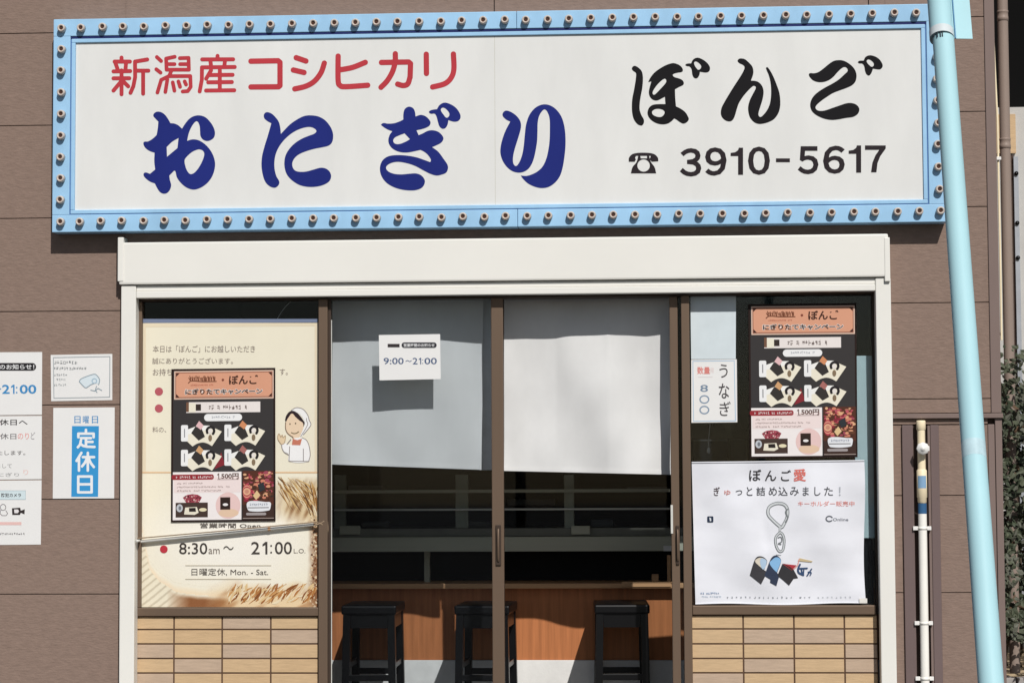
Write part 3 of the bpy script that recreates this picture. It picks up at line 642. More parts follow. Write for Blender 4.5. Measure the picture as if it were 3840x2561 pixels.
# ------------------------------------------------------------------ notices on the wall, left
DK = '2e2b2e'
n4 = Z(0, 1280, .3954)
r, b = sheet('paper_notice', 'white notice with blue 21:00, uppermost of the stack at the left edge', 'notice', [(-190,1322),(158,1320),(157,1555),(-190,1558)], -.0016, M['paper'], 'stacked notices at the left edge'); b.build('paper', r)
a = Art(n4, -.0018); a.pill(-420, 205, 343, 278, DK, 0); a.text('営業時間変更のお知らせ！', -380, 217, 325, 266, 'f4f4f4', 1, .015); a.build('heading', r)
Art(n4, -.0018).hours(('9:00', -345, -90), ('~', -70, 8), ('2', 20, 92), (1, 104, 138), (':', 150, 166), ('00', 186, 345), 410, 497, '4a94cc', .022).build('lettering', r)
r, b = sheet('paper_notice', 'white notice of grey and pink lines, middle of the stack at the left edge', 'notice', [(-190,1561),(157,1559),(156,1796),(-190,1800)], -.0016, M['paper'], 'stacked notices at the left edge'); b.build('paper', r)
a = Art(n4, -.0018); a.text('お休日へ', -90, 738, 262, 795, '3a3638', 0, .012); a.build('lettering', r); a = Art(n4, -.0018); a.text('お休日', -80, 872, 155, 928, '6a6668', 0, .004); a.text('のり', 168, 868, 275, 928, 'f0a09a', 0, .004); a.build('red_lettering', r); a.text('ど', 292, 860, 333, 928, '9a9698', 0); a.build('lettering', r); a = Art(n4, -.0018); 
a.text('お願いいたします。', -280, 1036, 240, 1078, '6a6668', 0, .004); a.build('lettering', r); a = Art(n4, -.0018); a.text('いたしまして', -200, 1160, 112, 1200, '9a9a9a', 0); a.build('lettering', r); a = Art(n4, -.0018); a.text('おにぎり', -100, 1245, 180, 1282, 'a8a8a8', 0); a.text('り', 222, 1215, 268, 1265, 'f3cfc8', 0); a.build('lettering', r)
r, b = sheet('paper_notice', 'white notice with a black camera mark, lowest of the stack at the left edge', 'notice', [(-190,1803),(156,1800),(153,2041),(-190,2044)], -.0016, M['paper'], 'stacked notices at the left edge'); b.build('paper', r)
n1 = Z(0, 1200, .574)
a = Art(n1, -.0018); a.rect(-230, 1112, 168, 1172, 'dcecf0', 0); a.frame(-230, 1112, 168, 1172, 2.5, 'b0c4cc', 1); a.text('防犯カメラ', 8, 1130, 138, 1156, '3a3638', 1, .02); a.build('heading', r)
a = Art(n1, -.0018); a.strokes([([(20+18*math.cos(t*.4), 1222+20*math.sin(t*.4)) for t in range(17)], 2.2), ([(5,1240),(0,1262),(14,1276),(40,1276),(50,1262),(38,1243)], 2.2)], '8a8688', 0, 1.6)
a.poly([(78,1228),(132,1224),(136,1244),(162,1234),(160,1268),(136,1258),(130,1272),(80,1272)], '3c3434', 0, False); a.poly([(92,1236),(118,1236),(124,1248),(116,1260),(94,1260)], 'f2eeee', 1, False); a.build('drawing', r)
a = Art(n1, -.0018); a.rect(-200, 1318, 140, 1338, 'f0c8c2', 0); a.marks(-180, 1386, 160, 1404, '8a8688', 0, 5); a.build('lettering', r)
r, b = sheet('paper_notice', 'small landscape white notice with a thin border and a pale blue line drawing', 'notice', [(190,1331),(421,1327),(421,1500),(192,1504)], -.0016, M['paper']); b.build('paper', r)
Art(n4, -.0018).poly([[(503,150),(1046,140),(1044,532),(508,543)],[(510,158),(1038,148),(1036,524),(515,535)]], 'a8b0b4', 0, False).build('border', r)
a = Art(n4, -.0018); 
for i, (x1, y0, y1) in enumerate(((730,185,218),(812,242,272),(664,304,330),(640,350,376),(628,400,424))): a.marks(512, y0, x1, y1, '8e9294' if i < 2 else 'a6aaac', 0, 20+i); a.build('lettering', r)
a = Art(n4, -.0018); a.poly([(752,382),(775,352),(885,312),(920,325),(945,365),(940,405),(905,400),(860,412),(815,440)], 'e2eef4', 0); 
a.strokes([(curve_pts([(752,382),(775,352),(885,312),(920,325),(945,365),(935,410)]), 4), (curve_pts([(752,382),(785,418),(815,440),(860,412),(900,395)]), 4), ([(860,462),(900,470),(930,445),(965,465)], 4), ([(915,425),(905,460),(920,485)], 4)], '98a8b2', 1, 3.0)
a.strokes([([(895+22*math.cos(t*.4), 375+22*math.sin(t*.4)) for t in range(17)], 4)], 'a8c4d6', 1.5, 3.0); a.build('drawing', r)
r, b = sheet('closing_day_notice', 'white notice with a tall blue block lettered in white, under the small bordered notice', 'notice', [(200,1529),(430,1527),(428,1868),(198,1869)], -.0016, M['paper']); b.build('paper', r)
a = Art(n4, -.0018)
for c, x0 in (('日', 706), ('曜', 786), ('日', 872)): a.text(c, x0, 708, x0+58, 776, '2f8fcc', 0, .006)
a.build('lettering', r)
Art(n4, -.0018).poly([(683,802),(938,802),(930,1472),(676,1472)], '3f9edb', 0, False).build('blue_block', r)
for L in ([[(815,838),(815,866)],[(743,908),(743,874),(888,874),(888,908)],[(768,916),(862,916)],[(815,916),(815,992)],[(815,952),(878,952)],[(768,938),(758,980),(738,1003)],[(764,972),(790,990),(830,998),(896,1000)]],
          [[(772,1056),(726,1132)],[(749,1105),(749,1224)],[(786,1096),(892,1096)],[(833,1056),(833,1224)],[(825,1108),(805,1150),(778,1184)],[(841,1108),(862,1155),(890,1190)]],
          [[(742,1280),(869,1280),(869,1430),(742,1430),(742,1280)],[(742,1354),(869,1354)]]):
    Art(n4, -.0024).strokes([(q, 12) for q in L], 'f6f8fa', 0, 4.0).build('character', r)

# ------------------------------------------------------------------ cream poster on the left window
YW = .031
pa = thing('window_poster', 'large cream poster with opening hours and a rice basket photo on the left window', 'poster', W(860, 2276, YW).to_tuple())
b = MB(); b.prism([(533,1212),(1193,1208),(1193,2275.5),(530,2275.5)], YW, YW+.0015, ink('f6efd9')); b.build('paper', pa)
a = Art(lambda x, y: (x, y), YW-.0002)
a.rect(535, 1196, 1192, 1211, '7c88a4', 0); a.build('top_strip', pa)
a.poly([[(533,1213),(1193,1209),(1193,1775),(531,1775)],[(547,1227),(1180,1223),(1180,1775),(547,1775)]], 'f0e2c6', 0, False); a.rect(531, 1768, 1193, 1774, 'ecc9a0', 1); a.build('border', pa)
z2 = Z(480, 1080, .3955)
a = Art(z2, YW-.0004); B1 = '8d7f76'
a.text('本日は「ぼんご」にお越しいただき', 235, 545, 1205, 612, B1, 0, .004); a.build('lettering', pa); a.text('誠にありがとうございます。', 230, 662, 995, 722, B1, 0, .004); a.build('lettering', pa); a.text('お持ち帰り', 235, 765, 545, 832, B1, 0, .004); a.text('す。', 1438, 765, 1515, 825, B1, 0, .004); a.build('lettering', pa); 
a.text('料の、', 232, 1315, 362, 1370, B1, 0, .004); a.build('lettering', pa)
a = Art(z2, YW-.0004)
for y in (981, 1141): a.ell(293, y, 39, 39, 'c0606a', 0)
a.build('bullet', pa)
# printed photo: rice in a bamboo basket, straw behind
def rice(u, v):
    x, y = (u-527)/668, (v-1775)/502
    n = lambda s, t=0.0: noise.noise(Vector((u*s, v*s, t)))
    c = np.array((247, 240, 218.)); mixc = lambda c, d, t: c*(1-t)+np.array(d)*t; ss = lambda a, b_, t: max(0, min(1, (t-a)/(b_-a)))
    c = mixc(c, (252,247,236), ss(.75, .2, math.hypot((x-.5)/.8, (y-.5)/.6)))
    x3, y3 = (u-480)/.581, (v-1650)/.581         # rim of the bowl, the mat and the shadow under it
    yb = float(np.interp(x3, (90,110,140,200,300,450,640,800), (560,700,830,910,975,1000,1008,1010)))+6*n(.02, 6)
    dd = yb-y3
    if dd > 0 and x3 < 900:
        c = mixc(c, (250,222,184), .75*ss(46, 4, dd)*ss(.9, .3, x)); c = mixc(c, (226,214,190), .5*ss(3.5, 0, abs(dd-58))*ss(620, 300, x3))
        c = mixc(c, (232,224,206), .5*ss(420, 120, x3)*ss(560, 800, y3)*(.5+.5*n(.03)))
    else:
        st = math.sin((x3*.62+y3*.78)*.165+.7*n(.01)); k = ss(430, 240, x3)*ss(620, 720, y3)
        c = mixc(c, (243,234,210), k); c = mixc(c, (168,152,124), k*.62*ss(.5, 1, st))
        c = mixc(c, (142,88,50), .95*ss(250, 400, x3)*ss(-2, -30, dd)*ss(720, 620, x3))
    if x > .36:
        st = noise.noise(Vector(((u*.6+v*1.0)*.035, (v*.5-u)*.008, 2))); k = ss(.80, .9, y+.05*n(.015, 3))*ss(.36, .5, x)
        c = mixc(c, mixc(np.array((236,206,160.)), (190,140,92), ss(-.1, .4, st)), k*.8)
    k = ss(.935, .985, x+.02*n(.03, 5))*ss(.26, .4, y); c = mixc(c, (138,92,60), .9*k)
    if k > .3 and n(.12, 7) > .32: c = np.array((240,222,190.))
    k = ss(.0, .12, .42-y+.4*(x-.9))*ss(.72, .84, x+.12*(y-.2)); st = noise.noise(Vector(((u+v*.45)*.06, (v-u*.4)*.012, 9)))
    c = mixc(c, mixc(np.array((226,204,164.)), (160,122,84), ss(-.2, .4, st)), k*ss(.02, .10, y))
    return np.clip(c+n(.2, 4)*5, 0, 255)
def print_photo(name, parent, u0, v0, u1, v1, nu, nv, fn, Y, mname):
    m = bpy.data.materials.new(mname); m.use_nodes = True; n = m.node_tree; at = n.nodes.new('ShaderNodeAttribute'); at.attribute_name = 'ink'
    n.nodes['Principled BSDF'].inputs['Roughness'].default_value = .5; n.nodes['Principled BSDF'].inputs['Specular IOR Level'].default_value = .25
    n.links.new(at.outputs['Color'], n.nodes['Principled BSDF'].inputs['Base Color'])
    b = MB(); b.grid(lambda s, t: W(u0+s*(u1-u0), v1+t*(v0-v1), Y), nu, nv, m)
    b.f = [f[::-1] for f in b.f]; o = b.build(name, parent); me = o.data
    ca = me.color_attributes.new('ink', 'FLOAT_COLOR', 'POINT')
    for j in range(nv+1):
        for i in range(nu+1):
            c = fn(u0+i/nu*(u1-u0), v1+j/nv*(v0-v1)); ca.data[j*(nu+1)+i].color = (*[q*.88 for q in lin(tuple(c))], 1)
    return o
print_photo('printed_photo', pa, 531, 1775.5, 1193, 2275, 170, 130, rice, YW-.0004, 'print_rice_photo')
def strand(a, p0, p1, bend, w, c, lay):
    p0, p1 = Vector(p0), Vector(p1); nrm = Vector((-(p1-p0).y, (p1-p0).x)).normalized(); mid = (p0+p1)/2+nrm*bend; L, Rr = [], []
    for k in range(7):
        t = k/6; q = p0*(1-t)**2+mid*2*t*(1-t)+p1*t*t; ww = w*math.sin(math.pi*(.08+.9*t))
        L.append((q.x+nrm.x*ww, q.y+nrm.y*ww)); Rr.append((q.x-nrm.x*ww, q.y-nrm.y*ww))
    a.poly(L+Rr[::-1], c, lay, False)
a = Art(lambda x, y: (x, y), YW-.0007); rnd = random.Random(9); lay = 0
CS = ['f3e2c0','e6c795','d3a066','b87c46','8e562e','f8ecd2','a86a3a']
for k in range(150):                             # ears of wheat along the bottom
    t = k/150; x = 850+rnd.random()*325; y = 2216+rnd.uniform(-14, 40)-max(0, (x-1080))*.06; ln = rnd.uniform(28, 58); an = math.radians(rnd.gauss(52, 16))
    x1, y1 = x+ln*math.cos(an), y+ln*math.sin(an)*-.7; q0, q1 = (x, min(y+10, 2272)), (min(x1, 1188), max(y1, 2186))
    strand(a, q0, q1, rnd.uniform(-9, 9), rnd.uniform(1.6, 5.0), rnd.choice(CS[:5] if rnd.random() < .6 else CS), lay); lay += .008
for k in range(120):                             # straw fanning at the upper right
    t = rnd.random(); x = 1040+t*150; y = 1782+rnd.uniform(0, 60)+t*25; ln = rnd.uniform(40, 105); an = math.radians(rnd.gauss(48+22*t, 10))
    x1, y1 = x+ln*math.cos(an), y+ln*math.sin(an); 
    if x1 > 1188: x1 = 1188
    if y1 > 1945: y1 = 1945
    strand(a, (x, y), (x1, y1), rnd.uniform(-10, 6), rnd.uniform(1.0, 3.0), rnd.choice(['ead3a8','d9b67c','c0935a','93683c','6e4a2c','f4e6c8']), lay); lay += .004
for k in range(70): a.ell(1180+rnd.uniform(-14, 7), rnd.uniform(1930, 2200), rnd.uniform(1.2, 3.5), rnd.uniform(1.5, 4.5), rnd.choice(['f0dcb8','5a3420','7a4a2c','e8c090']), lay+k*.002, 7)
a.build('printed_straw', pa)
a = Art(z3, YW-.0022); 
a.ell(231, 703, 25, 25, 'c43c48', 0); a.build('bullet', pa)
a.text('8:30', 330, 662, 512, 735, '4a4440', 0, .006); a.build('lettering', pa); a.text('am', 520, 700, 592, 733, '8a8078', 0); a.text('～', 615, 682, 682, 708, '5a544e', 0); a.hours(('2', 795, 850), (1, 868, 900), (':', 918, 930), ('00', 948, 1058), 655, 735, '4a4440', .006); a.text('L.O.', 1070, 700, 1145, 728, '8a8078', 0); a.build('lettering', pa); 
a.text('営業時間 Open', 465, 535, 855, 572, '6a625c', 0, .01); a.build('lettering', pa); a.rect(370, 806, 925, 810, 'c8bda8', 0); a.build('rule_line', pa); a.rect(370, 894, 925, 898, 'c8bda8', 0); a.build('rule_line', pa); a.text('日曜定休, Mon. - Sat.', 410, 826, 905, 874, '5a524c', 0, 0.0); a.build('lettering', pa)
ck = Z(1000, 1500, .1658); a = Art(ck, YW-.0004); LN = '9a9290'
a.poly([(560,230),(640,180),(720,172),(820,205),(900,290),(945,380),(960,450),(1000,530),(985,590),(900,700),(830,790),(760,830),(840,620),(860,500),(760,330),(640,262)], 'fbfaf8', 0)
a.strokes([(curve_pts([(560,230),(640,180),(720,172),(820,205),(900,290),(945,380),(960,450),(1000,530),(985,590),(900,700),(830,780)]), 9), (curve_pts([(900,410),(905,470),(930,530),(905,600),(850,700),(770,820)]), 8)], LN, 1, 7)
a.poly([(430,480),(425,400),(460,320),(520,258),(590,240),(680,280),(760,360),(830,460),(860,510),(850,560),(820,600),(760,540),(600,420)], '33262a', 1)
a.poly([(575,305),(650,380),(740,460),(820,520),(825,620),(790,730),(730,840),(730,880),(660,900),(600,880),(590,840),(500,780),(445,680),(430,560),(455,460),(510,370)], 'f2d8ba', 2)
a.strokes([(curve_pts([(430,500),(428,640),(475,750),(580,830)]), 10), ([(590,830),(600,880)], 10)], '8d7460', 2.5, 7)
a.ell(528, 540, 17, 20, '7a6a58', 3); a.ell(654, 526, 17, 20, '7a6a58', 3); a.strokes([(curve_pts([(560,735),(610,755),(670,748),(722,715)]), 12)], '8a7a5c', 3, 7)
a.poly([(590,880),(560,1010),(330,960),(340,1060),(390,1160),(490,1220),(505,1380),(950,1385),(985,1240),(960,1040),(900,900),(800,850)], 'fbfaf9', 2.2)
a.strokes([(curve_pts([(340,1010),(350,1090),(400,1180),(490,1235)]), 9), ([(520,1050),(505,1380),(945,1385)], 9), (curve_pts([(800,850),(900,905),(960,1040),(985,1240),(950,1380)]), 9), ([(830,1100),(830,1375)], 9), ([(460,1000),(545,890)], 11)], LN, 2.8, 7)
a.poly([(590,870),(690,905),(800,870),(760,1020),(570,1015)], 'd08068', 3, False)
a.poly([(330,1000),(260,900),(250,820),(280,760),(310,800),(350,790),(370,840),(420,800),(410,960)], 'ecd4b0', 2.4); a.strokes([(curve_pts([(330,1000),(260,900),(250,820),(280,760),(320,840)]), 8), (curve_pts([(320,840),(355,790),(370,850),(425,805),(405,960),(350,1000)]), 8)], 'b39a7c', 3, 7)
a.build('cook_drawing', pa)

# ------------------------------------------------------------------ black promotion posters (two)
BK, BR = '3d3a3a', '2a1c18'
def promo(quad, Y, label, seed):
    TL, TR, BRq, BL = quad
    def tp(x, y):
        s, t = (x-112)/1973, (y-58)/2895
        return ((TL[0]*(1-s)+TR[0]*s)*(1-t)+(BL[0]*(1-s)+BRq[0]*s)*t, (TL[1]*(1-s)+TR[1]*s)*(1-t)+(BL[1]*(1-s)+BRq[1]*s)*t)
    r = thing('promotion_poster', label, 'poster', W((BL[0]+BRq[0])/2, BL[1], Y).to_tuple(), 'black promotion posters')
    b = MB(); b.prism([TL, TR, BRq, BL], Y, Y+.003, ink(BK)); b.build('paper', r)
    a = Art(tp, Y); a.frame(112, 58, 2085, 2953, 34, BR, 0); a.build('border', r)
    a = Art(tp, Y); a.rect(165, 100, 2055, 636, 'e8c8b4', 0); a.rect(186, 122, 2034, 612, 'a8705c', 1); a.rect(202, 142, 2018, 592, 'e2a587', 2)
    for x, y, sx, sy in ((202,142,1,1),(2018,142,-1,1),(202,592,1,-1),(2018,592,-1,-1)): a.poly([(x,y),(x+62*sx,y),(x,y+62*sy)], '3a2420', 3, False)
    a.build('heading_panel', r)
    a = Art(tp, Y-.0012); rnd = random.Random(2)
    for k in range(26):
        x = 440+k*20; a.strokes([([(x, 190+rnd.uniform(0, 40)), (x+rnd.uniform(-14, 26), 270+rnd.uniform(0, 30))], 7)], '7c4a34', .2+k*.02, 6)
    a.strokes([(curve_pts([(435,325),(500,285),(700,300),(965,300)]), 9)], '7c4a34', 1, 6); a.marks(480, 350, 920, 385, 'b8604c', 0, 3)
    a.text('・', 1065, 250, 1115, 300, '8a4c3c', 0, .04); a.text('ぼんご', 1205, 185, 1760, 365, '4a2c22', 0, .03)
    a.text('にぎりたてキャンペーン', 366, 430, 1852, 558, 'f6ece6', 0, .09); a.text('にぎりたてキャンペーン', 376, 440, 1842, 548, '3c3030', 1.4, .03); a.build('heading_lettering', r)
    a = Art(tp, Y); a.rect(395, 690, 1800, 890, 'f4ece8', 0); a.rect(395, 690, 445, 872, '7c5a46', 1); a.rect(445, 705, 575, 880, 'f6f0dc', 1); a.rect(575, 728, 675, 850, '3c322e', 1)
    a.marks(770, 745, 1570, 838, '7a6c68', 2, 8, .7); a.pill(735, 915, 1455, 1052, 'f8f8f8', 0); a.marks(880, 952, 1340, 1000, 'a8acb4', 1, 4); a.build('caption_band', r)
    a = Art(tp, Y); a.poly([(1060,1640),(1130,1880),(930,1960)], '8c3038', 0, False); a.build('red_patch', r)
    for i, (dx, dy, top) in enumerate(((0,0,'ecc2c4'),(822,0,'dc9468'),(0,467,'d8a878'),(822,467,'b0706a'))):
        a = Art(lambda x, y, dx=dx, dy=dy: tp(x+dx, y+dy), Y)
        a.pill(298, 1120, 430, 1430, 'f8f8f8', 1, 26); a.rect(355, 1190, 373, 1352, '8c8c90', 2); 
        a.poly([(430,1200,C1),(640,1135),(840,1140,C1),(1070,1250,C1),(885,1522,C1),(790,1470),(700,1452),(600,1475),(515,1525,C1),(405,1420,C1)], 'f6efdb', .5)
        a.poly([(430,1200),(640,1130),(840,1135),(900,1180),(650,1250),(420,1300)], 'fbfaf6', .8, False)
        a.poly([(570,1150),(690,1195),(752,1345),(632,1415),(490,1272)], '3a3634', 2, False); a.poly([(640,1045),(725,1130),(672,1215),(578,1140)], top, 3, False)
        a.strokes([(curve_pts([(795,1270),(790,1210),(840,1165),(905,1180),(925,1240),(905,1290)]), 24)], '2c282a', 2, 8); a.ell(850, 1240, 38, 50, 'f2ebe4', 3, 16); a.ell(850, 1370, 36, 62, '8c7860', 3, 16)
        a.build('menu_item_picture', r)
    a = Art(tp, Y); a.rect(145, 2010, 1442, 2918, 'faf3f1', 0); a.rect(165, 2110, 1425, 2400, 'f7e6e3', 1); a.ell(1190, 2650, 235, 250, 'f0cfcb', 1); a.ell(1200, 2790, 190, 80, 'ecccb0', 1.5)
    a.pill(120, 2056, 920, 2156, '9c3038', 2, 40); a.marks(205, 2082, 885, 2132, 'f6e8e6', 3, 9, .8); a.hours((1, 985, 1020), (',', 1030, 1050), ('500円', 1062, 1390), 2040, 2150, '6a504a', .03, 2); a.rect(985, 2154, 1390, 2162, '6a504a', 2)
    for j, (x1, y0) in enumerate(((735,2205),(1240,2275),(1130,2345))): a.marks(225, y0, x1, y0+38, 'a89490', 2, 30+j, .8)
    a.poly([(335,2490),(420,2440),(520,2425),(620,2440),(695,2490),(640,2590),(400,2590)], '9c4450', 2, False)
    rnd = random.Random(5)
    for k in range(26): a.ell(rnd.uniform(380, 650), rnd.uniform(2445, 2570), rnd.uniform(8, 20), rnd.uniform(8, 18), ('e8c0bc','4a2024','c86070')[k % 3], 3+k*.02, 8)
    a.rect(200, 2588, 808, 2866, '4a3a34', 2.5); a.poly([(380,2680),(600,2670),(635,2780),(560,2820),(360,2810)], 'f2ead6', 4, False); a.poly([(450,2690),(575,2685),(585,2760),(455,2760)], '2c2422', 5, False); a.ell(275, 2690, 60, 75, 'c8ccd2', 4); a.ell(280, 2690, 26, 40, '7c8088', 5); a.ell(715, 2725, 72, 34, 'efe4c0', 4)
    a.rect(1042, 2492, 1232, 2726, '42302a', 3); a.rect(1060, 2515, 1214, 2705, '332622', 4); a.ell(1140, 2632, 50, 26, 'f4f0ee', 5); a.build('offer_panel', r)
    a = Art(tp, Y); a.rect(1465, 2000, 2058, 2912, '5a3428', 0); rnd = random.Random(seed)
    cols = ['d88a70','b04452','e8b48a','8c2c3c','c8606a','e0a07c','70382c','a85060']
    for k in range(150):
        x, y = rnd.uniform(1490, 2030), rnd.uniform(2020, 2560)
        if x > 1650 and y > 2300 and rnd.random() < .6: c = rnd.choice(['4c3024','6a4430','3c342c'])
        else: c = rnd.choice(cols)
        w, h = rnd.uniform(14, 52), rnd.uniform(10, 34)
        a.ell(min(max(x, 1466+w), 2057-w), y, w, h, c, 1+k*.012, 9)
    for k, (rr, c) in enumerate(((150,'c04858'),(118,'e4a88a'),(96,'b04050'),(70,'e8b490'),(40,'d0907a'))): a.ell(1545, 2390, min(rr, 78), rr, c, 3.2+k*.2, 20)
    a.poly([(1750,2260),(1860,2210),(1890,2350),(1790,2400)], '34383c', 4.5, False); a.poly([(1735,2370),(1800,2460),(1720,2550),(1660,2470)], 'e8c896', 4.6, False)
    a.rect(1466, 2640, 2057, 2911, '42302a', 4.7); a.poly([(1560,2590),(1700,2570),(1900,2590),(1990,2600),(1995,2680),(1960,2750),(1600,2760),(1548,2690)], 'eef0f4', 5); a.marks(1600, 2610, 1940, 2660, '8890a0', 5.4, 12); a.rect(1560, 2690, 1960, 2704, '3a3230', 5.4)
    a.pill(1530, 2790, 1910, 2840, 'a8a0a0', 5); a.rect(1470, 2890, 2054, 2902, 'b8a8a0', 5); a.build('food_picture', r)
    return r
promo([(643,1384),(1032,1379),(1033,1953),(641,1957)], .024, 'black promotion poster with salmon heading over the cream poster on the left window', 3)
promo([(2806,1141),(3211,1137),(3216,1714),(2812,1718)], .024, 'black promotion poster with salmon heading on the right window above the white banner', 8)

# ------------------------------------------------------------------ papers on the right window
YP2 = .0325
b = MB(); b.prism([(2589,1112),(2760,1110),(2759,1346),(2592,1347)], YP2, YP2+.001, mat('tracing_paper', lin((206,216,220)), rough=.5, var=.03, scale=9))
a0 = W(2675, 1346, YP2); tag(b.build('blank_sheet', None, a0), 'blank pale grey sheet on the right window above the eel price paper', 'sheet')
r, b = sheet('price_notice', 'narrow white paper with うなぎ written downwards and 800 in blue, on the right window', 'notice', [(2592,1349),(2763,1347),(2765,1583),(2593,1585)], YP2-.002, M['paper']); b.build('paper', r)
a = Art(zr, YP2-.0022); a.poly([[(112,648),(486,644),(498,1186),(118,1190)],[(118,655),(480,651),(491,1179),(124,1183)]], 'b4cfe6', 0, False); a.build('border', r)
a = Art(zr, YP2-.0022); a.text('う', 350, 680, 425, 800, '4a4648', 0, .004); a.text('な', 345, 850, 440, 985, '4a4648', 0, .008); a.text('ぎ', 352, 1010, 452, 1140, '4a4648', 0, .004); a.build('lettering', r); a.text('数量', 152, 702, 268, 768, 'e89088', 0, .02); a.rect(160, 790, 290, 796, 'e4dcdc', 0); a.text('限', 272, 712, 302, 758, 'ecd8d6', 0)
a.build('lettering', r)
a = Art(zr, YP2-.0022); a.text('8', 180, 862, 250, 925, '7f93a8', 0, .01)
for cy in (992, 1086): a.strokes([([(217+39*math.cos(t*.314), cy+33*math.sin(t*.314)) for t in range(21)], 6)], '8fa2b6', 0, 4)
a.build('price_figure', r)

# notice on the door glass
z4 = Z(1180, 1050, .6125)
YG = .0095
r, b = sheet('opening_hours_notice', 'white notice with a dark pill over opening hours, taped to the door glass', 'notice', [z4(393,337), z4(768,331), z4(772,606), z4(397,614)], YG, M['paper']); b.build('paper', r)
a = Art(z4, YG-.0002); a.rect(447, 391, 520, 412, '3a3436', 0); a.pill(532, 382, 747, 416, '34343a', 0); a.text('営業時間のお知らせ', 545, 389, 734, 409, 'f0f0f0', 1, .02); a.build('heading', r)
a = Art(z4, YG-.0002); a.hours(('9:00', 422, 545), ('~', 558, 592), ('2', 600, 630), (1, 638, 652), (':', 658, 664), ('00', 672, 748), 476, 516, '56688a', .012); a.build('lettering', r)

# ------------------------------------------------------------------ white banner
def fold(u, v): return .0042*math.sin((u-v*.55)*.021+.4)+.0042*math.sin((u*.5+v)*.014)+.004*math.exp(-((u-2870+(v-1990)*-.15)/16)**2)*math.exp(-((v-2010)/90)**2)
YB = .010
bq = [(2594,1734),(3236,1727),(3249,2262),(2608,2264)]
def bil(q, s, t):
    return tuple((q[0][k]*(1-s)+q[1][k]*s)*(1-t)+(q[3][k]*(1-s)+q[2][k]*s)*t for k in (0, 1))
bn = thing('cloth_banner', 'white cloth banner picturing a rice ball key ring, hung low on the right window', 'banner', W(2920, 2264, YB).to_tuple())
mbn = mat('banner_cloth', lin((226,227,233)), rough=.85, var=.02, scale=5, bump=1, bscale=3.4, stretch=(1,1,1.4), spec=.08, bd=.022, bdet=1.2)
def bnp(s, t, o=0.0):
    u, v = bil(bq, s, t); v -= 5*math.sin(s*9)*t*.6; u += 6*math.sin(t*5+1)*(s > .5)*(s-.5)*2
    return W(u, v, YB+fold(u, v)+o)
b = MB(); b.grid(lambda s, t: bnp(s, 1-t), 60, 50, mbn); b.f = [f[::-1] for f in b.f]
n0 = len(b.f); b.build('cloth', bn)
b = MB(); b.tube([bnp(s/20, 0, -.001) for s in range(21)], .0035, mbn, 6); b.build('hem', bn); b = MB(); b.tube([bnp(s/20, 1, -.001) for s in range(21)], .003, mbn, 6); b.build('hem', bn)
kw = dict(disp=fold, lay=.0004); YA = YB-.0016
a = Art(z7, YA, **kw); a.text('ぼ', 472, 108, 555, 188, '3c3a3c', 0, .014); a.text('ん', 580, 115, 658, 188, '3c3a3c', 0, .014); a.text('ご', 690, 112, 758, 188, '3c3a3c', 0, .01); a.text('愛', 775, 105, 862, 190, 'e27a70', 0, .02); a.build('heading', bn)
a = Art(z7, YA, **kw)
for c, x0, x1, col in (('ぎ',230,272,'5a4a4c'),('ゅ',303,345,'d8908a'),('っ',380,425,'55565c'),('と',455,495,'55565c'),('詰',522,582,'55565c'),('め',606,662,'55565c'),('込',672,736,'55565c'),('み',752,812,'55565c'),('ま',838,880,'55565c'),('し',918,960,'55565c'),('た',985,1045,'55565c'),('！',1085,1098,'b8bcc4')):
    y0, y1 = (250, 285) if c in 'ゅっ' else (228, 288); a.text(c, x0, y0, x1, y1, col, 0, .008); a.build('character', bn)
Art(z7, YA, **kw).text('キーホルダー販売中', 806, 325, 1192, 360, 'ee9c94', 0, .004).build('red_lettering', bn)
a = Art(z7, YA, **kw); g1, g2 = 'a3a8aa', '7f8486'
a.strokes([(curve_pts([(690,505),(640,460),(603,415),(610,365),(660,340),(712,348),(735,385),(730,440),(700,500)]), 11)], g2, 0, 5); a.strokes([(curve_pts([(690,505),(640,460),(603,415),(610,365),(660,340),(712,348),(735,385),(730,440),(700,500)]), 6)], 'd6dadc', .3, 4); a.strokes([(curve_pts([(735,380),(722,400),(735,440),(720,470)]), 5)], g2, .5, 5)
a.strokes([([(682,505),(682,545)], 8)], 'c2c6c8', .4, 5); a.strokes([(curve_pts([(683,538),(655,570),(655,620),(672,660),(690,668),(706,650),(712,590),(700,550),(683,538)]), 9)], g2, .6, 5); a.strokes([(curve_pts([(683,538),(655,570),(655,620),(672,660),(690,668),(706,650),(712,590),(700,550),(683,538)]), 4)], 'd2d6d8', .7, 4); a.strokes([(curve_pts([(670,575),(690,570),(695,600),(672,615),(690,620)]), 4)], g2, .8, 5); a.strokes([([(655,690),(690,694)], 3)], 'b0b4b8', .2, 5)
zc = Z(2600, 1950, .2807)
a.t = zc
a.poly([(755,730,C1),(815,540),(850,490),(900,480),(950,500),(985,550),(945,665,C1),(990,690,C1),(905,855,C1),(755,735,C1)], '47464a', 1, True); a.poly([(825,545),(860,508),(910,500),(960,520),(980,550),(940,660,C1),(870,600)], 'e6dccb', 2); a.poly([(900,515),(960,522),(980,552),(940,655),(905,620)], 'b9d2ea', 3)
a.poly([(950,740,C1),(1010,570,C1),(1045,500),(1090,470),(1140,485),(1172,540),(1120,700,C1),(1150,740,C1),(1110,878,C1),(1025,830,C1),(1030,790,C1)], '3a4358', 1.5); a.poly([(1020,570),(1050,530),(1100,495),(1150,505),(1168,550),(1115,695,C1),(1060,640)], '8fc0ea', 2.5)
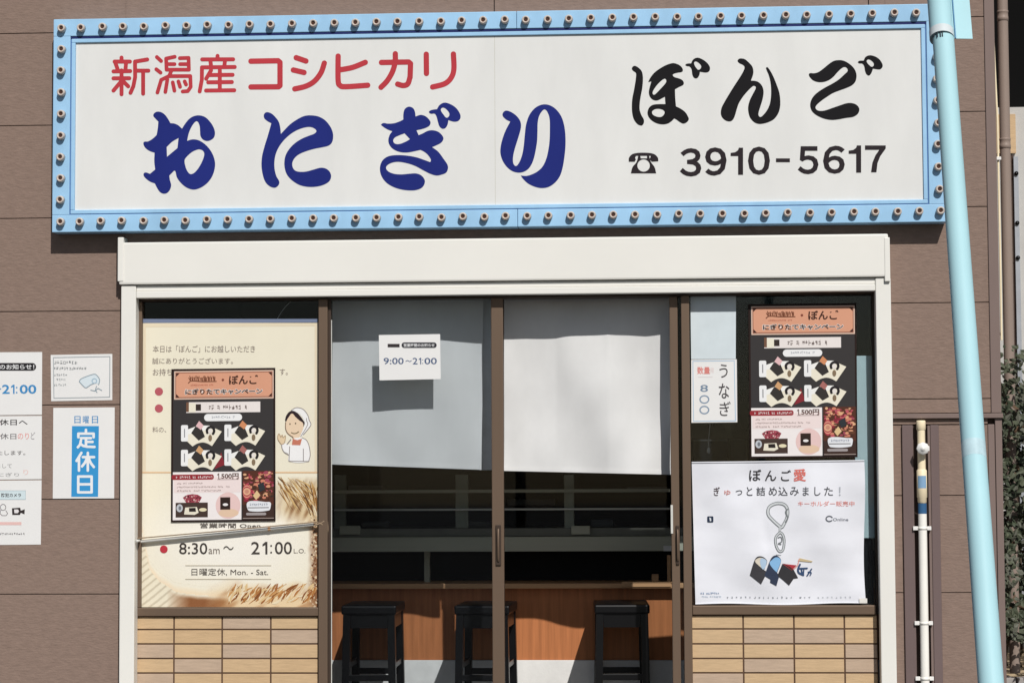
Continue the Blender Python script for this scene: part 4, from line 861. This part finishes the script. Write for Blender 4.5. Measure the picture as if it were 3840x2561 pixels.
a.poly([(1130,720),(1190,580),(1330,640),(1400,770),(1340,780),(1280,870),(1190,790),(1130,745)], '3a393c', 2.2, False); a.poly([(1190,580),(1380,600),(1330,650),(1315,668)], 'b83c46', 2.8, False); a.poly([(1200,578),(1260,588),(1330,655),(1310,660)], '4a322c', 3, False)
a.poly([(1395,540),(1420,505),(1595,545),(1580,560),(1420,545)], 'd8c49a', 2.6, False); a.strokes([([(1340,655),(1395,600),(1415,515)], 6)], 'e8a49a', 2.7, 6)
a.strokes([(curve_pts([(1425,590),(1400,650),(1410,700),(1470,730)]), 13), ([(1425,645),(1520,640)], 11), ([(1445,640),(1450,720)], 10), ([(1475,665),(1470,730)], 9), ([(1580,650),(1520,740)], 9), (curve_pts([(1535,690),(1575,700),(1560,735)]), 8)], '3d5478', 2.9, 6)
a.build('key_ring_picture', bn)
a = Art(z7, YA, **kw); a.pill(186, 428, 228, 470, '2e3a50', 0, 7); a.poly([(200,436),(212,440),(214,460),(204,462)], 'e8ecf2', 1, False); a.build('app_mark', bn)
a = Art(z7, YA, **kw); a.strokes([([(1020+22*math.cos(t*.3+.7), 445+18*math.sin(t*.3+.7)) for t in range(18)], 4)], '6a6e76', 0, 4); a.text('Online', 1044, 440, 1150, 460, '8a8e96', 0, .01); a.build('search_mark', bn)
a = Art(z7, YA, **kw); a.marks(140, 946, 275, 962, '8ea4c4', 0, 6); a.marks(150, 970, 290, 984, 'c0cede', 0, 7)
for k in range(28): a.marks(320+k*31, 974, 320+k*31+14, 990, 'a8acb2' if k < 20 else 'c6cacf', 0, 40+k, 1.0)
a.build('fine_print', bn)
for s, t in ((.985, .985),):
    b = MB(); p = bnp(s, t, -.006); b.box(p.x-.018, p.x+.018, p.y-.001, p.y+.002, p.z-.01, p.z+.012, mat('clear_tape', lin((224,221,214)), rough=.3)); b.build('tape', bn)

# ------------------------------------------------------------------ two door curtains
def curtain(name, label, u0, u1, vb0, vb1, seed, Y, amp, dirn, u0b=None, u1b=None):
    zt_ = 2.255; ph = seed*1.7
    u0b, u1b = u0b or u0, u1b or u1
    def f(s, t):                                 # t = 0 top
        vb = vb0*(1-s)+vb1*s
        bot = W((u0b*(1-s)+u1b*s), vb, Y); top = W(u0*(1-s)+u1*s, 1100, Y)
        x = top.x*(1-t)+bot.x*t; z = zt_*(1-t)+bot.z*t
        w = s*3.2+t*dirn*1.6
        q = (s*.75-(1-t)*.55)                    # creases run up to the right
        d = amp*(.6*math.sin(w*2.2+ph)+.35*math.sin(w*4.1+ph*2.3)*(.5+.5*t)+.34*math.sin(q*13+ph)*(.4+.6*t)+.16*math.sin(q*29+ph*2)*s*t+.10*noise.noise(Vector((s*6+ph, t*5, 1)))*2)
        if seed == 2: d += np.interp(s, (0,.12,.3,.45,.6,.72,.82,.92,1), (.004,.008,.020,.004,-.022,-.016,-.008,-.016,-.032))*(.35+.65*(1-t))
        else: d += np.interp(s, (0,.3,.6,.8,1), (-.003,.0,.004,.009,.010))*(.4+.6*(1-t))
        return Vector((x, Y+d, z))
    c = f(.5, 1); r = thing(name, label, 'curtain', (c.x, Y, c.z), 'white door curtains')
    b = MB(); b.grid(lambda s, t: f(s, 1-t), 80, 60, M['cloth']); b.f = [q[::-1] for q in b.f]; b.build('cloth', r)
    b = MB(); b.grid(lambda s, t: f(s, .978+.022*(1-t))+Vector((0, -.003, 0)), 60, 1, M['cloth']); b.f = [q[::-1] for q in b.f]; b.build('hem', r)
    b = MB(); b.tube([(f(0, 0).x-.03, Y, zt_+.004), (f(1, 0).x+.03, Y, zt_+.004)], .008, M['steel'], 10); b.build('rod', r)
curtain('door_curtain', 'white door curtain behind the left door glass carrying the hours notice', 1246, 1812, 1741, 1761, 1, .155, .011, -1, None, 1806)
curtain('door_curtain', 'white door curtain hanging in the open right half of the doorway', 1890, 2536, 1765, 1780, 2, .145, .020, -1, None, 2546)
b = MB(); b.grid(lambda s, t: W(1800+s*84, 1762-t*640, .19)+Vector((0, .004*math.sin(t*7), 0)), 4, 20, mat('strip_cloth', lin((222,226,230)), rough=.9, trans=.3)); b.f = [q[::-1] for q in b.f]
tag(b.build('curtain_strip', None, W(1840, 1762, .19)), 'narrow bluish cloth strip hanging between the left curtain and the door stile', 'cloth')

# ------------------------------------------------------------------ rod tied across the left window
p0, p1 = W(519, 2031, .012), W(1176, 1966, .012); 
rd = thing('metal_rod', 'silver rod tied slantwise across the lower part of the left window', 'rod', ((p0+p1)/2).to_tuple())
b = MB(); b.tube([p0, p1], .0075, mat('rod_silver', lin((206,205,200)), rough=.35, metal=.2, var=.04), 12); b.tube([p0.lerp(p1, .74), p0.lerp(p1, .755)], .0088, M['lightwood'], 12); b.build('tube', rd)
rope = mat('rope', lin((150,130,108)), rough=.9, bump=.8, bscale=300)
b = MB(); q0, q1 = W(512, 2018, -.004), W(1180, 1957, -.004); b.tube([q0, q0.lerp(q1, .5)+Vector((0,0,-.002)), q1], .0028, rope, 8); 
q2 = W(1228, 1958, .004)
b.tube([p1, W(1196, 1965, -.003), W(1215, 1955, -.006), q2, W(1220, 1972, .0), W(1200, 1962, -.008), W(1180, 1970, -.004)], .0045, rope, 8); b.tube([q1, q2, W(1232, 2010, .012)], .003, rope, 8); b.build('rope', rd)
b = MB(); b.lathe(W(513, 2028, -.058), [(0,0),(.006,0),(.006,.05)], (0,1,0), M['steel'], 10); b.build('hook', rd)
wire = mat('thin_wire', lin((210,210,205)), rough=.4)
b = MB(); b.tube([W(u, v, .09) for u, v in curve_pts([z2(1392,332), z2(1450,235), z2(1500,170), z2(1565,112)], 5)], .0012, wire, 6)
tag(b.build('thin_wire', None, W(*z2(1392,332), .09)), 'thin curved pale wire behind the glass above the cream poster', 'wire')

# ------------------------------------------------------------------ guy wire guard (leaning pale blue pole in front)
gp = mat('guard_plastic', lin((170,209,216)), rough=.5, var=.02, scale=3, stretch=(2,2,.5))
gp2 = mat('guard_tape', lin((206,214,216)), rough=.5, var=.05, scale=20); gp3 = mat('guard_tape_film', lin((184,210,217)), rough=.35, var=.08, scale=26)
YBt, YTp = CAM.y+5.04, CAM.y+6.0
A0, A1 = W(3716, 2561, YBt), W(3538, 157, YTp); ax = (A1-A0).normalized()
gd = A0+ax*((0-A0.z)/ax.z)                       # where it meets the pavement
rr = 43.5/FPX*5.5
pole = thing('guy_wire_guard', 'tall pale blue tube leaning across the right of the shop front', 'pole', gd.to_tuple())
along = lambda v: A0+ax*((W(3716+(2561-v)/2404*-178, v, YBt+(2561-v)/2404*.96).z-A0.z)/ax.z)
top = along(150)
b = MB(); n = 30; b.tube([gd+(top-gd)*(k/n) for k in range(n+1)], rr, gp, 28); b.build('lower_tube', pole)
us = along(146); ue = along(-60)
side = ax.cross(Vector((0,1,0))).normalized()*-1
side = side if side.x > 0 else -side
b = MB(); off = -side*.004; b.tube([us+off, ue+off], rr*1.10, gp, 28); b.build('upper_tube', pole)
b = MB()                                         # open flange of the upper shell
fy = Vector((0, -.004, 0)); w0, w1 = rr*1.08, rr*2.72
for th in (0,):
    P = [us+side*w0*.6+fy, us+side*w1+fy, ue+side*w1+fy, ue+side*w0*.6+fy]; bk = Vector((0, .004, 0))
    V = [p for p in P]+[p+bk for p in P]; b.add(V, [(0,1,2,3),(7,6,5,4),(0,4,5,1),(1,5,6,2),(2,6,7,3),(3,7,4,0)], gp)
b.tube([us+side*w0*1.03+fy*2, ue+side*w0*1.03+fy*2], .0018, ink('6f9cc0'), 6); b.build('flange', pole)
c0, c1 = along(146), along(118)
b = MB(); b.tube([c0+off, c1+off], rr*1.14, gp2, 28); cl = b.build('clamp_band', pole)
b = MB()
P = along(136)+off; Yd = Vector((0, -1, 0))
for k, t in ((-.92, 0), (-.6, .004), (-.3, 0), (-.1, 0)):
    q = P+side*(k*rr*.9)+Yd*(rr*1.155*math.sqrt(max(.05, 1-(k*.79)**2))); b.tube([q-ax*.011, q+ax*.011], .0016, ink('3a4048'), 6)
b.build('band_mark', cl)
b = MB(); b.tube([along(1724), along(1664)], rr*1.008, gp3, 28); b.build('tape_band', pole)
b = MB(); b.tube([ue, ue+ax*.35], .004, M['steel'], 8); b.build('guy_wire', pole)

# ------------------------------------------------------------------ white standpipe in its channel
zp = Z(3330, 1540, .651)
YPp = -.03; xp = W(3461, 2050, YPp).x
sp = thing('water_pipe', 'cream plastic water pipe with a white knob standing in the brown wall channel', 'pipe', (xp, YPp, 0))
cream = mat('pipe_cream', lin((242,226,192)), rough=.45, var=.03, scale=6); whitep = mat('pipe_white', lin((244,241,233)), rough=.4, var=.03, scale=4)
zz_ = lambda y: GZ(zp(0, y)[1], YPp, 3461)
b = MB(); b.lathe((xp, YPp, 0), [(.0195, .0), (.0195, zz_(592))], (0,0,1), whitep, 24); b.build('lower_pipe', sp)
b = MB(); b.lathe((xp, YPp, 0), [(.0185, zz_(530)), (.0185, zz_(345)), (.0178, zz_(260)), (.0178, zz_(110))], (0,0,1), cream, 24); b.build('upper_pipe', sp)
b = MB(); b.lathe((xp, YPp, 0), [(.0178, zz_(112)), (.0212, zz_(108)), (.0212, zz_(62)), (.019, zz_(56)), (0, zz_(55))], (0,0,1), cream, 24); b.build('cap', sp)
b = MB(); b.lathe((xp, YPp, 0), [(.0185, zz_(528)), (.0205, zz_(526)), (.0205, zz_(502)), (.0235, zz_(498)), (.0235, zz_(344)), (.0185, zz_(336))], (0,0,1), cream, 24)
slv = b.build('coupling', sp)
def band(y0, y1, r, c, a0, a1, name, par):
    b = MB(); vs, fs = [], []
    for k in range(13):
        t = math.radians(a0+(a1-a0)*k/12)
        for y in (y0, y1): vs.append((xp+r*math.sin(t), YPp-r*math.cos(t), zz_(y)))
    fs = [(2*k, 2*k+1, 2*k+3, 2*k+2) for k in range(12)]; b.add(vs, fs, ink(c)); return b.build(name, par)
band(374, 445, .0239, '8fb4d4', -55, 45, 'blue_sticker', slv); band(532, 592, .0199, '3f6a94', -88, 88, 'blue_tape', sp)
b = MB(); c = W(*zp(196, 218), YPp-.02); b.lathe((c.x, c.y, c.z), [(0,0),(.010,0),(.010,.02),(.028,.022),(.030,.03),(.026,.036),(.012,.037),(.010,.042),(0,.043)], (0,-1,0), M['white'], 8); b.box(c.x+.016, c.x+.03, c.y-.034, c.y-.022, c.z-.012, c.z+.012, M['white'], .004); b.build('valve_knob', sp)
for y in (676, 1222, 1541):
    b = MB(); z = zz_(y)
    for s_ in (-1, 1): b.box(xp+s_*.0205-.0 if s_ > 0 else xp-.043, xp+.040 if s_ > 0 else xp-.0205, -.03, -.0165, z-.009, z+.009, M['white'], .002)
    b.lathe((xp, YPp, z), [(.0198,-.007),(.0206,-.007),(.0206,.007),(.0198,.007)], (0,0,1), whitep, 24); b.build('clamp', sp)

# ------------------------------------------------------------------ the gap at the right: drainpipe, conduit, neighbour, planter, ivy
YD = .5
xd = W(3772, 700, YD).x
dp = thing('drainpipe', 'grey brown drainpipe running down past the right corner of the shop', 'drainpipe', (xd, YD, .4))
dpm = mat('drainpipe_brown', lin((146,130,120)), rough=.5, var=.04, scale=4, stretch=(1,1,.4))
b = MB(); b.lathe((xd, YD, 0), [(.0255, .41), (.0255, 5.2)], (0,0,1), dpm, 24); b.build('pipe', dp)
for v in (62, 540):
    b = MB(); z = GZ(v, YD, 3772); b.lathe((xd, YD, z), [(.0245,-.025),(.0275,-.024),(.0275,-.006),(.0262,-.004),(.0262,.016),(.0275,.018),(.0275,.026),(.0245,.027)], (0,0,1), dpm, 24); b.build('joint', dp)
b = MB(); xc_ = XC+.012; b.tube([(xc_, .03, 1.98), (xc_+.001, .03, 2.3), (xc_, .03, 3.0), (xc_-.012, .03, 3.4), (xc_-.012, .03, 5)], .005, cream, 8); b.box(xc_-.01, xc_+.012, .015, .035, GZ(602, .03, 3740), GZ(590, .03, 3740), M['white'], .002)
tag(b.build('conduit', None, (xc_, .03, 1.98)), 'thin cream conduit climbing the right corner of the shop wall', 'conduit')
YN = 2.0
nb = thing('neighbouring_building', 'pale grey neighbouring building with a dark window, beyond the right corner', 'building', (3.6, YN, 0))
nwall = mat('neighbour_wall', lin((188,186,182)), rough=.8, var=.04, scale=3, bump=.2); nbx = XC+.06
zw = GZ(403, YN, 3800)
b = MB(); b.box(nbx, 7, YN, YN+.2, 0, zw, nwall); b.box(5.2, 7, YN, YN+.2, zw, 5.6, nwall); b.box(nbx, 5.2, YN, YN+.2, zw+1.35, 5.6, nwall); b.box(nbx, 7, YN+.2, YN+4, 5.4, 5.6, nwall); b.build('wall', nb)
b = MB(); b.box(nbx, 5.2, YN+.09, YN+.1, zw, zw+1.35, mat('dark_pane', (.008,.008,.008), rough=.9, var=.01, spec=0)); b.build('window', nb)
b = MB(); b.box(nbx, W(3809, 500, YN-.03).x, YN-.03, YN-.001, GZ(578, YN, 3800), GZ(432, YN, 3800), M['tile_a']); b.build('beige_panel', nb)
b = MB(); b.box(W(3787, 800, YN-.02).x, W(3804, 800, YN-.02).x, YN-.02, YN-.001, .4, GZ(585, YN, 3800), M['gap']); b.build('wall_gap', nb)
b = MB(); x0, x1 = W(3805, 800, YN-.04).x, W(3822, 800, YN-.04).x; b.box(x0, x1, YN-.04, YN-.001, .4, GZ(592, YN, 3800), mat('zinc', lin((170,174,180)), rough=.4, metal=.3)); 
for v in (655, 840, 970): b.lathe(((x0+x1)/2, YN-.04, GZ(v, YN, 3812)), [(.012,0),(.012,.01),(0,.012)], (0,-1,0), M['black'], 8)
b.build('metal_cover', nb)
pl = thing('raised_bed', 'low raised bed of grey blocks filled with sandy gravel, under the ivy', 'planter', (3.4, .45, 0))
b = MB(); x = XC+.02
while x < 5.5: b.box(x+.003, x+.092, .41, .50, .0, .395, mat('block_grey', lin((158,152,148)), rough=.85, var=.08, bump=.3) if x < XC+.03 else b.mats[0], .006); x += .098
b.build('block_edge', pl)
sand = mat('sandy_gravel', lin((196,174,142)), rough=.95, var=.14, scale=60, bump=1, bscale=160)
b = MB(); b.grid(lambda s, t: Vector((XC+.02+s*3.2, .5+t*1.5, .385+.012*noise.noise(Vector((s*30, t*16, 0))))), 60, 30, sand); b.f = [q[::-1] for q in b.f] if False else b.f
b.build('gravel', pl)
iv = thing('ivy', 'dark green ivy bush climbing beside the right corner of the shop', 'plant', (2.9, 1.2, .39))
lm = [mat('ivy_leaf_a', (.05,.062,.038), rough=.6, var=.2, scale=9), mat('ivy_leaf_b', (.085,.095,.062), rough=.55, var=.2, scale=9), mat('ivy_leaf_c', (.115,.118,.092), rough=.6, var=.15, scale=9), mat('ivy_leaf_d', (.12,.075,.045), rough=.7, var=.15, scale=9)]
rnd = random.Random(21); b = MB()
def leaf(p, s, m):
    a = Vector((rnd.gauss(0,1), rnd.gauss(0,1)-.3, rnd.gauss(0,1)-.2)).normalized(); t = Vector((rnd.gauss(0,.6), -1, rnd.gauss(.35,.6))).normalized()
    a = (a-t*a.dot(t)).normalized(); c = t.cross(a)
    V = [p-a*s, p-a*s*.3+c*s*.62, p+a*s*.35+c*s*.42, p+a*s*1.1, p+a*s*.35-c*s*.42, p-a*s*.3-c*s*.62]
    V = [q+t*(-.18*s if i in (1, 2, 4, 5) else 0) for i, q in enumerate(V)]
    b.add(V, [(0,1,2,3),(0,3,4,5)], m)
clumps = []
for k in range(230):
    x = XC+.05+rnd.random()**1.7*1.5; z = .50+rnd.random()*1.40
    lim = 1.82+.10*math.sin(x*9)+.1*(x-XC)
    if z > lim: z = lim-rnd.random()**2*.6
    clumps.append((Vector((x, rnd.uniform(.22, 1.15), z)), rnd.uniform(.05, .14)))
for c, r_ in clumps:
    dens = int(70*r_/.1); k0 = rnd.choice([0, 0, 1, 1, 1, 2])
    for _ in range(dens):
        d_ = Vector((rnd.gauss(0,1), rnd.gauss(0,1), rnd.gauss(0,1))).normalized()*r_*rnd.random()**.4
        p = c+d_
        if p.x < XC+.012 or p.z < .57: continue
        k = k0 if rnd.random() < .65 else rnd.randrange(3)
        if rnd.random() < .02: k = 3
        leaf(p, rnd.uniform(.011, .024), lm[k])
for _ in range(420):                             # trailing sprigs: up the corner and the drainpipe
    z = rnd.uniform(.62, 2.15); y = rnd.uniform(.08, .5); p = Vector((XC+.012+abs(rnd.gauss(0, .03))+(.02 if y < .2 else 0), y, z))
    if rnd.random() < (2.2-z)/1.5: leaf(p, rnd.uniform(.009, .018), lm[rnd.choice([0,1,1,2])])
b.build('foliage', iv)
b = MB(); stm = mat('ivy_stem', lin((96,84,70)), rough=.9)
for k in range(46):
    x = XC+.05+rnd.random()*1.3; y = rnd.uniform(.62, 1.2); P = [Vector((x, y, .38))]
    for q in range(7): P.append(P[-1]+Vector((rnd.gauss(0, .05), rnd.gauss(0, .04), rnd.uniform(.12, .26))))
    P = [Vector((max(p.x, XC+.02), p.y, p.z)) for p in P]; b.tube(P, [.006, .005, .005, .004, .004, .003, .003, .002], stm, 6)
b.build('stem', iv)
